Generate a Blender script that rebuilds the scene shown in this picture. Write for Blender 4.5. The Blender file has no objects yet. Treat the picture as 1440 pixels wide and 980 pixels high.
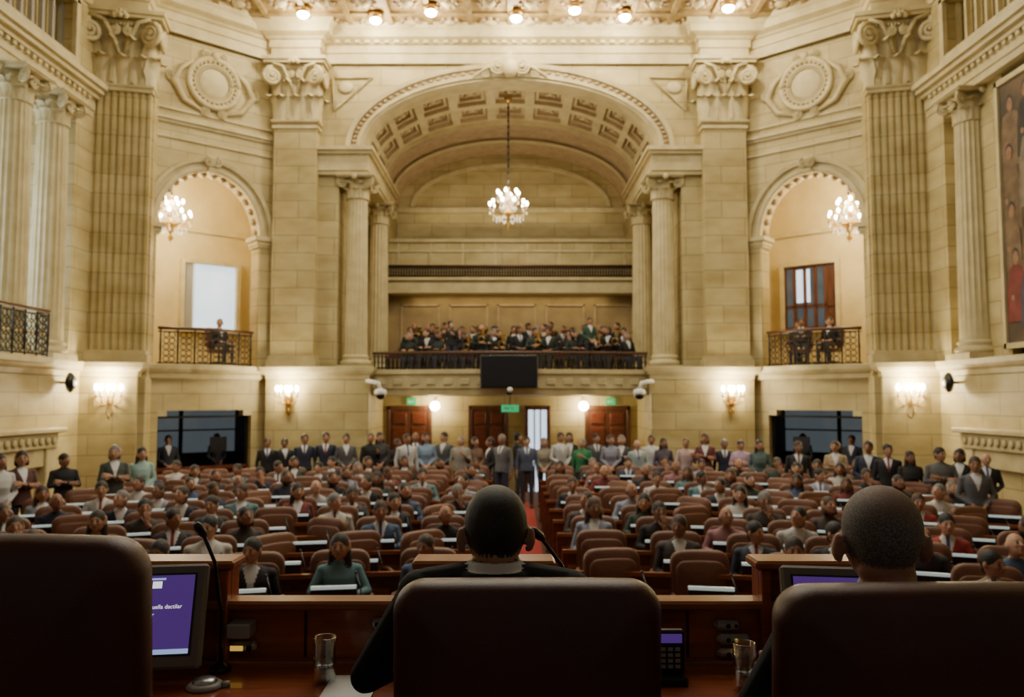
import bpy, math, random, bmesh
from mathutils import Vector, Matrix, kdtree, Quaternion
random.seed(11)
pi=math.pi
COL=bpy.context.scene.collection
V=Vector
# ------------------------------------------------------------------ materials
def nt(m): return m.node_tree.nodes, m.node_tree.links
def mat(name,col,rough=.5,metal=0,emit=None,es=0,spec=.5,var=None,bump=None,trans=0,alpha=1,coat=0):
    m=bpy.data.materials.new(name); m.use_nodes=True; n,l=nt(m); p=n['Principled BSDF']
    p.inputs['Base Color'].default_value=(*col,1); p.inputs['Roughness'].default_value=rough
    p.inputs['Metallic'].default_value=metal; p.inputs['Specular IOR Level'].default_value=spec
    p.inputs['Transmission Weight'].default_value=trans; p.inputs['Alpha'].default_value=alpha
    p.inputs['Coat Weight'].default_value=coat
    if emit: p.inputs['Emission Color'].default_value=(*emit,1); p.inputs['Emission Strength'].default_value=es
    tc=n.new('ShaderNodeTexCoord')
    if var:
        sc,col2,stretch=var
        mp=n.new('ShaderNodeMapping'); mp.inputs['Scale'].default_value=stretch
        l.new(tc.outputs['Object'],mp.inputs[0])
        t=n.new('ShaderNodeTexNoise'); t.inputs['Scale'].default_value=sc; t.inputs['Detail'].default_value=4
        l.new(mp.outputs[0],t.inputs['Vector'])
        r=n.new('ShaderNodeValToRGB'); r.color_ramp.elements[0].position=.35; r.color_ramp.elements[1].position=.65
        r.color_ramp.elements[0].color=(*col,1); r.color_ramp.elements[1].color=(*col2,1)
        l.new(t.outputs['Fac'],r.inputs[0]); l.new(r.outputs[0],p.inputs['Base Color'])
    if bump:
        t=n.new('ShaderNodeTexNoise'); t.inputs['Scale'].default_value=bump[0]; t.inputs['Detail'].default_value=3
        l.new(tc.outputs['Object'],t.inputs['Vector'])
        b=n.new('ShaderNodeBump'); b.inputs['Strength'].default_value=bump[1]; b.inputs['Distance'].default_value=.01 if bump[0]<250 else .002
        l.new(t.outputs['Fac'],b.inputs['Height']); l.new(b.outputs[0],p.inputs['Normal'])
    return m
def objcol(name,rough=.8,mul=1.0):
    m=mat(name,(.5,.5,.5),rough,bump=(120,.2)); n,l=nt(m)
    o=n.new('ShaderNodeObjectInfo'); l.new(o.outputs['Color'],n['Principled BSDF'].inputs['Base Color']); return m
def randcol(name,cols,rough=.6,bump=None):
    m=mat(name,cols[0],rough,bump=bump); n,l=nt(m)
    o=n.new('ShaderNodeObjectInfo'); r=n.new('ShaderNodeValToRGB'); cr=r.color_ramp; cr.interpolation='CONSTANT'
    cr.elements[0].color=(*cols[0],1); cr.elements[1].position=1/len(cols); cr.elements[1].color=(*cols[1],1)
    for i in range(2,len(cols)):
        e=cr.elements.new(i/len(cols)); e.color=(*cols[i],1)
    l.new(o.outputs['Random'],r.inputs[0]); l.new(r.outputs[0],n['Principled BSDF'].inputs['Base Color']); return m
def ashlar(name,c1,c2,cm,bw=1.15,rh=.44,ms=.012):
    m=mat(name,c1,.55); n,l=nt(m); p=n['Principled BSDF']
    g=n.new('ShaderNodeNewGeometry'); s=n.new('ShaderNodeSeparateXYZ'); l.new(g.outputs['Position'],s.inputs[0])
    a=n.new('ShaderNodeMath'); a.operation='ABSOLUTE'; l.new(s.outputs['X'],a.inputs[0])
    b=n.new('ShaderNodeMath'); b.operation='SUBTRACT'; l.new(a.outputs[0],b.inputs[0]); l.new(s.outputs['Y'],b.inputs[1])
    c=n.new('ShaderNodeCombineXYZ'); l.new(b.outputs[0],c.inputs[0]); l.new(s.outputs['Z'],c.inputs[1])
    k=n.new('ShaderNodeTexBrick'); l.new(c.outputs[0],k.inputs['Vector'])
    k.inputs['Scale'].default_value=1; k.inputs['Brick Width'].default_value=bw; k.inputs['Row Height'].default_value=rh
    k.inputs['Mortar Size'].default_value=ms; k.inputs['Mortar Smooth'].default_value=.4
    k.inputs['Color1'].default_value=(*c1,1); k.inputs['Color2'].default_value=(*c2,1); k.inputs['Mortar'].default_value=(*cm,1)
    t=n.new('ShaderNodeTexNoise'); t.inputs['Scale'].default_value=1.3; t.inputs['Detail'].default_value=6
    mp=n.new('ShaderNodeMapping'); mp.inputs['Scale'].default_value=(1,1,2.2); l.new(g.outputs['Position'],mp.inputs[0]); l.new(mp.outputs[0],t.inputs['Vector'])
    r=n.new('ShaderNodeValToRGB'); r.color_ramp.elements[0].position=.3; r.color_ramp.elements[1].position=.7
    r.color_ramp.elements[0].color=(.72,.67,.53,1); r.color_ramp.elements[1].color=(1.0,1.0,1.0,1); l.new(t.outputs['Fac'],r.inputs[0])
    x=n.new('ShaderNodeMix'); x.data_type='RGBA'; x.blend_type='MULTIPLY'; x.inputs[0].default_value=1
    l.new(k.outputs['Color'],x.inputs[6]); l.new(r.outputs[0],x.inputs[7]); l.new(x.outputs[2],p.inputs['Base Color'])
    return m
STONE=ashlar('cream_ashlar_stone',(.61,.515,.26),(.53,.44,.21),(.33,.265,.115))
CARVE=mat('carved_cream_stone',(.62,.53,.29),.55,var=(3,(.50,.415,.21),(1,1,1)),bump=(30,.15))
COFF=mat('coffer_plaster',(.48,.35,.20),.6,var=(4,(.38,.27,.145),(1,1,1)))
PLAST=mat('niche_plaster',(.66,.54,.26),.6,var=(2,(.58,.46,.20),(1,1,1)))
OCHRE=mat('gallery_ochre_panel',(.36,.26,.11),.6,var=(2,(.28,.19,.08),(1,1,1)))
GOLD=mat('gilded_brass',(.75,.5,.17),.35,1,var=(20,(.5,.32,.1),(1,1,1)))
GILT=mat('ceiling_plaster',(.40,.29,.12),.6,var=(5,(.24,.16,.06),(1,1,1)))
WOOD=mat('mahogany',(.17,.045,.018),.28,var=(3,(.10,.025,.012),(1,8,8)),coat=.4)
WOODF=mat('mahogany_dais',(.38,.095,.026),.28,var=(4,(.25,.058,.017),(1,10,10)),coat=.5)
WOODT=mat('wood_edge',(.34,.12,.045),.3,var=(4,(.24,.075,.028),(1,6,6)))
LEA=mat('brown_leather',(.175,.068,.033),.48,bump=(60,.25),var=(2,(.12,.045,.022),(1,1,1)))
LEAF=mat('oxblood_leather',(.085,.020,.012),.36,bump=(420,.5),var=(3,(.06,.014,.009),(1,1,1)))
SEAM=mat('leather_seam',(.03,.01,.006),.6)
BLK=mat('black_plastic',(.012,.012,.014),.35,bump=(200,.05))
GRY=mat('grey_plastic',(.35,.34,.30),.45,bump=(200,.05))
SILV=mat('brushed_metal',(.6,.6,.6),.3,.9,bump=(200,.05))
WHT=mat('white_paint',(.8,.8,.76),.5,bump=(90,.05))
PLATE=mat('name_strip',(.75,.85,.85),.4,emit=(.7,.9,.9),es=.35)
IRON=mat('wrought_iron',(.02,.015,.010),.5,.3,bump=(50,.2))
RAILW=mat('handrail_wood',(.10,.04,.02),.35,var=(5,(.07,.03,.015),(1,1,1)))
BULB=mat('lamp_bulb',(1,.9,.7),.5,emit=(1,.88,.64),es=55)
SPOT=mat('spot_lens',(1,.95,.85),.5,emit=(1,.93,.78),es=110)
CRYS=mat('crystal',(.95,.92,.85),.08,emit=(1,.85,.6),es=.5,spec=.8)
DAY=mat('daylight_glass',(.8,.9,1),.3,emit=(.66,.82,1),es=1.5,var=(1.2,(.5,.6,.7),(1,1,1)))
DAYD=mat('dim_blue_glow',(.06,.08,.09),.1,emit=(.36,.43,.48),es=.16,var=(1.5,(.02,.03,.04),(1,1,1)))  # faint blue emission; on the booth back panel it imitates glass reflections
DOORW=mat('door_wood',(.14,.05,.02),.4,var=(3,(.09,.03,.012),(6,1,1)))
CARP=mat('brown_carpet',(.10,.035,.02),.9,bump=(150,.4),var=(2,(.07,.025,.015),(1,1,1)))
RED=mat('red_aisle_carpet',(.30,.03,.02),.9,bump=(150,.4))
GREEN=mat('exit_sign_green',(.01,.30,.10),.5,emit=(.01,.45,.16),es=1.0)
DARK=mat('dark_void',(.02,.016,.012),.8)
SKIN=randcol('skin',[(.42,.22,.13),(.33,.16,.09),(.50,.28,.18),(.26,.13,.075),(.38,.19,.12)],.5)
HAIR=randcol('hair',[(.012,.008,.006),(.02,.012,.008),(.04,.02,.012),(.008,.007,.007),(.16,.15,.14),(.015,.01,.008),(.05,.026,.014),(.010,.008,.007)],.55,bump=(90,.6))
TOP=objcol('clothing_top'); 
PANTS=randcol('trousers',[(.02,.02,.03),(.04,.04,.05),(.03,.035,.07),(.06,.05,.04)],.8)
SHOE=mat('shoe_leather',(.015,.012,.01),.4,bump=(50,.1))
SHIRT=mat('white_shirt',(.66,.66,.66),.7,bump=(150,.1))
TIE=randcol('tie',[(.25,.02,.03),(.03,.05,.2),(.1,.02,.02),(.05,.05,.06)],.5)
EYE=mat('eye_dark',(.015,.01,.008),.3); LIP=mat('lips',(.28,.09,.07),.5)
# ------------------------------------------------------------------ mesh builder
class MB:
    def __init__(s): s.v=[];s.f=[];s.mi=[];s.sm=[];s.mats=[];s.M=Matrix()
    def add(s,vs,fs,m,sm=False):
        o=len(s.v); M=s.M
        s.v+= [M@V(v) for v in vs]; 
        if m not in s.mats: s.mats.append(m)
        i=s.mats.index(m)
        for f in fs: s.f.append([o+k for k in f]); s.mi.append(i); s.sm.append(sm)
    def box(s,x0,x1,y0,y1,z0,z1,m,b=0):
        if b<=0:
            s.add([(x0,y0,z0),(x1,y0,z0),(x1,y1,z0),(x0,y1,z0),(x0,y0,z1),(x1,y0,z1),(x1,y1,z1),(x0,y1,z1)],
              [(0,3,2,1),(4,5,6,7),(0,1,5,4),(1,2,6,5),(2,3,7,6),(3,0,4,7)],m); return
        X=[(x0,1),(x1,-1)];Y=[(y0,1),(y1,-1)];Z=[(z0,1),(z1,-1)]; ps=[]
        for x,a in X:
            for y,c in Y:
                for z,d in Z:
                    ps+= [(x,y+c*b,z+d*b),(x+a*b,y,z+d*b),(x+a*b,y+c*b,z)]
        bm=bmesh.new(); [bm.verts.new(p) for p in ps]; bmesh.ops.convex_hull(bm,input=bm.verts)
        bmesh.ops.dissolve_limit(bm,angle_limit=.01,verts=bm.verts,edges=bm.edges)
        bm.verts.index_update(); s.add([v.co.copy() for v in bm.verts],[[v.index for v in f.verts] for f in bm.faces],m); bm.free()
    def quad(s,a,b,c,d,m): s.add([a,b,c,d],[(0,1,2,3)],m)
    def grid(s,rows,m,sm=True,closed=False,caps=False):
        n=len(rows[0]); vs=[p for r in rows for p in r]; fs=[]
        for i in range(len(rows)-1):
            for j in range(n if closed else n-1):
                k=(j+1)%n; fs.append((i*n+j,i*n+k,(i+1)*n+k,(i+1)*n+j))
        if caps: fs.append(tuple(range(n-1,-1,-1))); fs.append(tuple((len(rows)-1)*n+j for j in range(n)))
        s.add(vs,fs,m,sm)
    def lathe(s,prof,c,m,seg=16,sx=1,sy=1,sm=True):
        rows=[[(c[0]+r*math.cos(2*pi*j/seg)*sx,c[1]+r*math.sin(2*pi*j/seg)*sy,c[2]+z) for j in range(seg)] for r,z in prof]
        s.grid(rows,m,sm,True,True)
    def tube(s,path,r,m,seg=6):
        rows=[];n=len(path); path=[V(p) for p in path]; up=V((0.13,.31,.94))
        for i,p in enumerate(path):
            d=(path[min(i+1,n-1)]-path[max(i-1,0)]).normalized()
            a=d.cross(up); 
            if a.length<.05: a=d.cross(V((1,0,0)))
            a.normalize(); b=d.cross(a); rr=r[i] if isinstance(r,(list,tuple)) else r
            rows.append([p+a*rr*math.cos(2*pi*j/seg)+b*rr*math.sin(2*pi*j/seg) for j in range(seg)])
        s.grid(rows,m,True,True,True)
    def ell(s,c,r,m,seg=12,rg=7,rot=None):
        if not hasattr(r,'__len__'): r=(r,r,r)
        rows=[]
        for i in range(rg+1):
            t=pi*i/rg; st=max(math.sin(t),.001)
            row=[]
            for j in range(seg):
                q=V((r[0]*st*math.cos(2*pi*j/seg),r[1]*st*math.sin(2*pi*j/seg),-r[2]*math.cos(t)))
                if rot: q=rot@q
                row.append(q+V(c))
            rows.append(row)
        s.grid(rows,m,True,True)
    def obj(s,name,parent=None,loc=None,rz=0):
        me=bpy.data.meshes.new(name); me.from_pydata(s.v,[],s.f)
        for m in s.mats: me.materials.append(m)
        me.polygons.foreach_set('material_index',s.mi); me.polygons.foreach_set('use_smooth',s.sm); me.update()
        return inst(name,me,loc or (0,0,0),rz,parent=parent)
def inst(name,me,loc=(0,0,0),rz=0,sc=1,col=None,parent=None):
    o=bpy.data.objects.new(name,me); COL.objects.link(o); o.location=loc; o.rotation_euler=(0,0,rz); 
    o.scale=(sc,sc,sc) if not hasattr(sc,'__len__') else sc
    if col: o.color=(*col,1)
    if parent: o.parent=parent
    return o
MIR=Matrix.Scale(-1,4,(1,0,0))
def sweep(mb,path,prof,m):
    n=len(path); offs=[]
    for i in range(n):
        def nn(a,b):
            d=(V(b)-V(a)).normalized(); return V((d.y,-d.x))
        if i==0: k=nn(path[0],path[1])
        elif i==n-1: k=nn(path[-2],path[-1])
        else:
            a=nn(path[i-1],path[i]); b=nn(path[i],path[i+1]); k=(a+b)/max(1+a.dot(b),.3)
        offs.append(k)
    rows=[[(path[i][0]+offs[i].x*o,path[i][1]+offs[i].y*o,z) for i in range(n)] for o,z in prof]
    mb.grid(rows,m,False)
def arch_wall(mb,x0,x1,z0,z1,cx,a,zs,b,y0,y1,m,zo=None,n=28):
    zo=z0 if zo is None else zo
    mb.quad((x0,y0,z0),(cx-a,y0,z0),(cx-a,y0,z1),(x0,y0,z1),m)
    mb.quad((cx+a,y0,z0),(x1,y0,z0),(x1,y0,z1),(cx+a,y0,z1),m)
    if zo>z0: mb.quad((cx-a,y0,z0),(cx+a,y0,z0),(cx+a,y0,zo),(cx-a,y0,zo),m)
    P=[(cx-a*math.cos(pi*i/n),zs+b*math.sin(pi*i/n)) for i in range(n+1)]
    for i in range(n):
        (xa,za),(xb,zb)=P[i],P[i+1]
        mb.quad((xa,y0,za),(xb,y0,zb),(xb,y0,z1),(xa,y0,z1),m)
    S=[(cx-a,zo)]+P+[(cx+a,zo)]
    mb.grid([[(x,y0,z) for x,z in S],[(x,y1,z) for x,z in S]],m,False)
def archivolt(mb,cx,zs,a,b,prof,m,n=40,t0=0,t1=pi):
    rows=[]
    for i in range(n+1):
        t=t0+(t1-t0)*i/n
        rows.append([(cx+(a+o)*math.cos(t),y,zs+(b+o)*math.sin(t)) for o,y in prof])
    mb.grid(rows,m,False)
def flpil(mb,x0,x1,yf,yb,z0,z1,m,n=7,g=.03):
    pts=[(x0,yb),(x0,yf)]; w=(x1-x0)/(n+.4); 
    for i in range(n):
        a=x0+.2*w+w*i
        pts.append((a+.18*w,yf))
        for k in range(1,5): pts.append((a+.18*w+.64*w*k/5,yf+g*math.sin(pi*k/5)))
        pts.append((a+.82*w,yf))
    pts+=[(x1,yf),(x1,yb)]
    mb.grid([[(x,y,z0) for x,y in pts],[(x,y,z1) for x,y in pts]],m,False)
def column(mb,cx,cy,z0,z1,r,m,fl=20,smooth_to=0):
    mb.box(cx-r*1.3,cx+r*1.3,cy-r*1.3,cy+r*1.3,z0,z0+.12,m)
    mb.lathe([(r*1.25,.12),(r*1.32,.17),(r*1.25,.23),(r*1.1,.25),(r*1.08,.29),(r*1.17,.33),(r*1.02,.38)],(cx,cy,z0),m,24)
    rows=[]
    zz=[z0+.36,z0+(z1-z0)*.33,z0+(z1-z0)*.34,z0+(z1-z0)*.6,z1]
    for z in zz:
        t=(z-z0)/(z1-z0); rr=r*(1-.14*t**1.6); row=[]
        for j in range(fl*4):
            a=2*pi*j/(fl*4); k=1-(0.07*math.sin(pi*(j%4)/4) if t>smooth_to else 0.0)
            row.append((cx+rr*k*math.cos(a),cy+rr*k*math.sin(a),z))
        rows.append(row)
    mb.grid(rows,m,False,True)
def leaf(mb,base,ang,w,h,curl,m,fy=1):
    rows=[]; ca,sa=math.cos(ang),math.sin(ang)
    for i in range(8):
        v=i/7; wd=w*(.5+.5*math.sin(pi*min(1,v*.9+.12)))*(1+.16*math.cos(v*19))*(1 if v<.9 else .6)
        out=curl*(.12+v**2.6); z=h*math.sin(v*1.95)
        row=[]
        for j in range(5):
            u=(j-2)/2; o=out-abs(u)*curl*.22+ (.1*curl if j==2 else 0)
            row.append((base[0]+ca*o-sa*u*wd/2,base[1]+(sa*o+ca*u*wd/2)*fy,base[2]+z-abs(u)*.06*h))
        rows.append(row)
    mb.grid(rows,m,True)
def volute(mb,c,r,yaw,flip,m,th=.17):
    ca,sa=math.cos(yaw),math.sin(yaw); P=[];Rr=[]
    for i in range(30):
        t=i/29; a=pi/2-flip*t*2.3*2*pi; q=r*(1-.82*t)
        dx=q*math.cos(a); dz=q*math.sin(a); P.append((c[0]+ca*dx,c[1]+sa*dx-.05*r*4*t,c[2]+dz)); Rr.append(r*th*(1-.45*t))
    mb.tube(P,Rr,m,6); mb.ell((c[0],c[1]-.2*r,c[2]),r*.2,m,8,5)
def capital(mb,cx,cy,z0,w,h,m,nl=8):
    rb=w*.29
    mb.lathe([(rb*1.2,0),(rb*1.3,.03*h),(rb*1.1,.07*h),(rb*.95,.4*h),(rb*1.0,.65*h),(rb*1.4,.88*h)],(cx,cy,z0),m,20)
    for row,(hh,cu,ww) in enumerate(((.40,.20,.27),(.66,.24,.27))):
        for k in range(nl):
            a=2*pi*(k+.5*row)/nl
            leaf(mb,(cx+rb*math.cos(a)*1.08,cy+rb*math.sin(a)*1.08,z0+.06*h),a,w*ww,h*hh,w*cu,m)
    vr=w*.17
    for sx in(-1,1):
        volute(mb,(cx+sx*w*.40,cy-rb*1.25,z0+.70*h),vr,-sx*.45,sx,m,.24)
        volute(mb,(cx+sx*w*.40,cy+rb*1.25,z0+.70*h),vr,sx*.45,sx,m,.24)
        volute(mb,(cx+sx*w*.40,cy,z0+.70*h),vr,1.57,sx,m,.24)
    q=w*.55
    mb.box(cx-q,cx+q,cy-q,cy+q,z0+.90*h,z0+.95*h,m); mb.box(cx-q*1.06,cx+q*1.06,cy-q*1.06,cy+q*1.06,z0+.95*h,z0+h,m)
    mb.ell((cx,cy-q,z0+.9*h),(w*.09,w*.06,w*.09),m,10,6)
def pilcap(mb,cx,yf,yb,z0,w,h,m):
    """capital on a flat pilaster: w = shaft width, yf = shaft face"""
    a=w/2
    rows=[]
    for k,(o,z) in enumerate(((.03,0),(.07,.025),(.07,.05),(-.02,.07),(-.03,.35),(.0,.6),(.10,.80),(.17,.88))):
        rows.append([(cx-a-o,yb,z0+z*h),(cx-a-o,yf-o,z0+z*h),(cx+a+o,yf-o,z0+z*h),(cx+a+o,yb,z0+z*h)])
    mb.grid(rows,m,False)
    d=-pi/2
    for k in range(3): leaf(mb,(cx+(k-1)*w*.34,yf+.02,z0+.06*h),d,w*.36,h*.38,w*.20,m)
    for s in(-1,1):
        leaf(mb,(cx+s*(a-.0),yf+.02,z0+.06*h),d+s*pi/4,w*.30,h*.38,w*.20,m)
        leaf(mb,(cx+s*a,(yf+yb)/2,z0+.06*h),0 if s>0 else pi,w*.3,h*.38,w*.2,m)
        leaf(mb,(cx+s*w*.17,yf+.02,z0+.08*h),d,w*.34,h*.60,w*.24,m)
        leaf(mb,(cx+s*w*.47,yf+.02,z0+.08*h),d+s*.6,w*.32,h*.60,w*.26,m)
        volute(mb,(cx+s*w*.50,yf-.20*w,z0+.69*h),w*.21,-s*.5,s,m,.26)
        volute(mb,(cx+s*(a+.16*w),yf+.10,z0+.69*h),w*.19,1.57,s,m,.26)
        volute(mb,(cx+s*w*.12,yf-.13*w,z0+.74*h),w*.095,0,-s,m,.26)
        mb.tube([(cx+s*w*.04,yf-.06*w,z0+.45*h),(cx+s*w*.12,yf-.10*w,z0+.62*h),(cx+s*w*.28,yf-.16*w,z0+.86*h),(cx+s*w*.5,yf-.22*w,z0+.89*h)],[.03*w,.04*w,.045*w,.04*w],m,6)
    n=16
    for i in range(n): mb.ell((cx-a+w*(i+.5)/n,yf-.12*w,z0+.83*h),w*.026,m,6,4)
    q=a+.2*w
    mb.box(cx-q,cx+q,yf-.24*w,yb,z0+.90*h,z0+.945*h,m); mb.box(cx-q-.05,cx+q+.05,yf-.28*w,yb,z0+.945*h,z0+h,m)
    for k in range(5):
        t=pi*(k+.5)/5; mb.ell((cx+.10*w*math.cos(t),yf-.26*w,z0+.88*h+.09*w*math.sin(t)),(.05*w,.05*w,.06*w),m,8,5)
    mb.ell((cx,yf-.28*w,z0+.9*h),.05*w,m,8,5)
# ------------------------------------------------------------------ shell
mb=MB(); mb.box(-12,12,-3,26,-.1,0,CARP); mb.obj('floor')
mb=MB(); mb.box(-.25,.55,4.2,19.5,0,.015,RED); mb.obj('aisle_carpet')
mb=MB()
mb.box(-10,10,-3,20.4,12.0,12.2,GILT)
for i in range(-9,10):
    mb.box(i*1.0-.06,i*1.0+.06,3,19.5,11.92,12.0,GILT)
for j in range(15): mb.box(-9.2,9.2,5+j*1.0-.06,5+j*1.0+.06,11.93,12.0,GILT)
for i in range(-8,8):
    for j in range(9,15):
        c=(i+.5,4.5+j+1,11.98); mb.ell(c,(.17,.17,.09),CARVE,10,5)
        for k in range(8):
            a=k*pi/4; mb.ell((c[0]+.24*math.cos(a),c[1]+.24*math.sin(a),11.98),(.07,.07,.05),COFF,6,4)
mb.obj('ceiling')
half=[(-9.2,-3),(-9.2,17.0),(-8.12,17.3),(-8.25,17.85),(-5.97,19.92),(-5.97,19.62),(-4.85,19.62),(-4.85,19.95)]
path=half+[(-x,y) for x,y in reversed(half)]
mb=MB()
sweep(mb,path,[(0,11.1),(.05,11.1),(.05,11.35),(.09,11.36),(.09,11.55),(.14,11.57),(.18,11.62),(.34,11.68),(.36,11.84),(.42,11.9),(.46,12.0),(0,12.0)],CARVE)
mb.obj('trim_1')
mb=MB()
for i in range(38): mb.box(-4.7+i*.25,-4.58+i*.25,19.72,19.9,11.57,11.66,CARVE)
mb.obj('trim_2')
mb=MB()
h2=[(-9.2,-3),(-9.2,17.0),(-8.12,17.3),(-8.25,17.85),(-5.97,19.92),(-5.97,19.62),(-3.5,19.62),(-3.5,19.95)]
for M in (Matrix(),MIR):
    mb.M=M
    sweep(mb,h2,[(0,2.98),(.03,3.0),(.05,3.1),(.12,3.14),(.16,3.2),(.18,3.3),(0,3.32)],CARVE)
    for seg in(h2[:4],h2[4:]):
        sweep(mb,seg,[(.03,0),(.03,2.98)],STONE)
        sweep(mb,seg,[(.10,0),(.10,.35),(.05,.40)],CARVE)
mb.obj('trim_3')
# far wall
mb=MB()
arch_wall(mb,-4.9,4.9,8.9,12,0,3.8,8.9,1.82,20,20.35,STONE)
for M in (Matrix(),MIR):
    mb.M=M
    mb.box(3.5,4.9,20,22.2,0,3.25,STONE)
    mb.box(4.36,4.9,19.98,20.5,3.3,8.25,STONE)
    mb.box(4.36,4.9,20.5,24.6,3.3,8.9,STONE)
    mb.box(3.8,4.5,24.1,24.9,3.3,8.9,STONE)
    for z0,z1,p in((8.2,8.3,.0),(8.3,8.5,.04),(8.5,8.72,.02),(8.72,8.8,.1),(8.8,8.9,.16)):
        mb.box(3.62-p,4.87,19.86-p,24.5,z0,z1,CARVE)
mb.M=Matrix()
mb.obj('wall_far')
# arch moulding
mb=MB()
archivolt(mb,0,8.9,3.76,1.78,[(0,20.3),(0,19.93),(.06,19.93),(.07,19.88),(.16,19.88),(.17,19.94),(.30,19.94),(.31,19.86),(.42,19.84),(.44,19.9),(.44,20.0)],CARVE,60)
for i in range(56):
    t=pi*(i+.5)/56; mb.ell((( 3.76+.235)*math.cos(t),19.92,8.9+(1.78+.235)*math.sin(t)),(.07,.05,.05),COFF,7,4)
mb.ell((0,19.8,10.95),(.22,.15,.26),CARVE); 
for s in(-1,1):
    volute(mb,(s*.30,19.78,10.95),.2,0,s,CARVE); volute(mb,(s*.62,19.85,10.82),.12,0,s,CARVE)
    mb.tube([(s*.3,19.8,11.05),(s*.6,19.82,10.95),(s*.95,19.86,10.72)],[.06,.05,.02],CARVE)
    tri=[(s*4.55,19.97,10.75),(s*3.55,19.97,10.75),(s*4.5,19.97,9.9),(s*4.55,19.97,10.75)]
    mb.tube(tri,.035,CARVE,4); mb.ell((s*4.22,19.97,10.5),(.2,.04,.16),CARVE)
for k in range(7):
    a=pi*(k+.5)/7; leaf(mb,(.12*math.cos(a),19.78,10.95+.1*math.sin(a)),a,.12,.3*math.sin(a),.22*1,CARVE,0.05)
mb.obj('trim_4')
# vault
mb=MB()
A,Bv,Z0=3.76,1.80,8.9
def S(t,y,o): return ((A+o)*math.cos(t),y,Z0+(Bv+o)*math.sin(t))
nt_=11
def cell(t0,t1,y0,y1):
    dt=(t1-t0)*.12; dy=(y1-y0)*.12
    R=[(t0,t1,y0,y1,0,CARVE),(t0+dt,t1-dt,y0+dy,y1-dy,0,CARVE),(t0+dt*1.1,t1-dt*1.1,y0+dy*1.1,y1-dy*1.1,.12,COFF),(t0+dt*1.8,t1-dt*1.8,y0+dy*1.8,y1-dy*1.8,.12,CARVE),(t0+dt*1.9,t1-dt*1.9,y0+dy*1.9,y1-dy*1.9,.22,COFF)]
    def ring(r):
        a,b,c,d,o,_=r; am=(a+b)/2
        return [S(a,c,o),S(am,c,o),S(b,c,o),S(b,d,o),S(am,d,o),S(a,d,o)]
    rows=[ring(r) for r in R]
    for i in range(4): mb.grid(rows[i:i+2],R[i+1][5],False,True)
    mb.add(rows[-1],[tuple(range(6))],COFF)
    c=S((t0+t1)/2,(y0+y1)/2,.18); mb.ell(c,(.12,.12,.08),CARVE,8,5)
    for k in range(6):
        q=k*pi/3; c=S((t0+t1)/2+.055*math.cos(q),(y0+y1)/2+.17*math.sin(q),.18); mb.ell(c,(.06,.06,.05),CARVE,6,4)
mb.grid([[S(pi*i/44,20.3,0),S(pi*i/44,20.55,0)] for i in range(45)],CARVE)
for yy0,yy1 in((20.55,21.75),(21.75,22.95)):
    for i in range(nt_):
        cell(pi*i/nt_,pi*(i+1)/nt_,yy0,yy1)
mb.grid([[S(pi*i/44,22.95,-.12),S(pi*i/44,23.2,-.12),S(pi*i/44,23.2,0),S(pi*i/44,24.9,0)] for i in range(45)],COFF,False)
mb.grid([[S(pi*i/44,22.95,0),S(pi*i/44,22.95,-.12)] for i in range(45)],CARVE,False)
mb.grid([[S(pi*i/44,24.45,-.10),S(pi*i/44,24.7,-.10)] for i in range(45)],CARVE,False)
mb.obj('trim_5')
# galleries
mb=MB()
mb.box(-4.5,4.5,26.2,26.4,3.2,11,STONE)
mb.box(-4.5,-3.79,24.1,26.2,3.3,8.9,STONE); mb.box(3.79,4.5,24.1,26.2,3.3,8.9,STONE)
mb.grid([[((A-.02)*math.cos(pi*i/44),24.9,Z0+(Bv-.02)*math.sin(pi*i/44)),((A-.02)*math.cos(pi*i/44),26.3,Z0+(Bv-.02)*math.sin(pi*i/44))] for i in range(45)],COFF,True)
archivolt(mb,0,8.9,3.2,1.35,[(0,26.2),(0,26.1),(.12,26.1),(.14,26.2)],CARVE,40)
mb.box(-3.79,3.79,26.05,26.2,8.7,8.85,CARVE)
mb.obj('wall_gallery_end')
mb=MB()
mb.box(-3.78,3.78,24.0,26.04,5.72,6.1,CARVE,.02)
mb.box(-3.78,3.78,23.9,24.1,6.1,6.2,CARVE,.02)
mb.box(-3.78,3.78,24.4,24.6,6.62,7.35,STONE); mb.box(-3.78,3.78,24.3,24.6,7.35,7.45,CARVE,.02)
mb.box(-3.78,3.78,24.36,24.6,7.05,7.12,CARVE); mb.box(-3.78,3.78,24.5,24.6,6.1,6.62,OCHRE)
for i in range(8): mb.box(-3.5+i,-3.44+i,24.37,24.45,6.62,7.35,CARVE)
mb.obj('upper_gallery')
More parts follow.
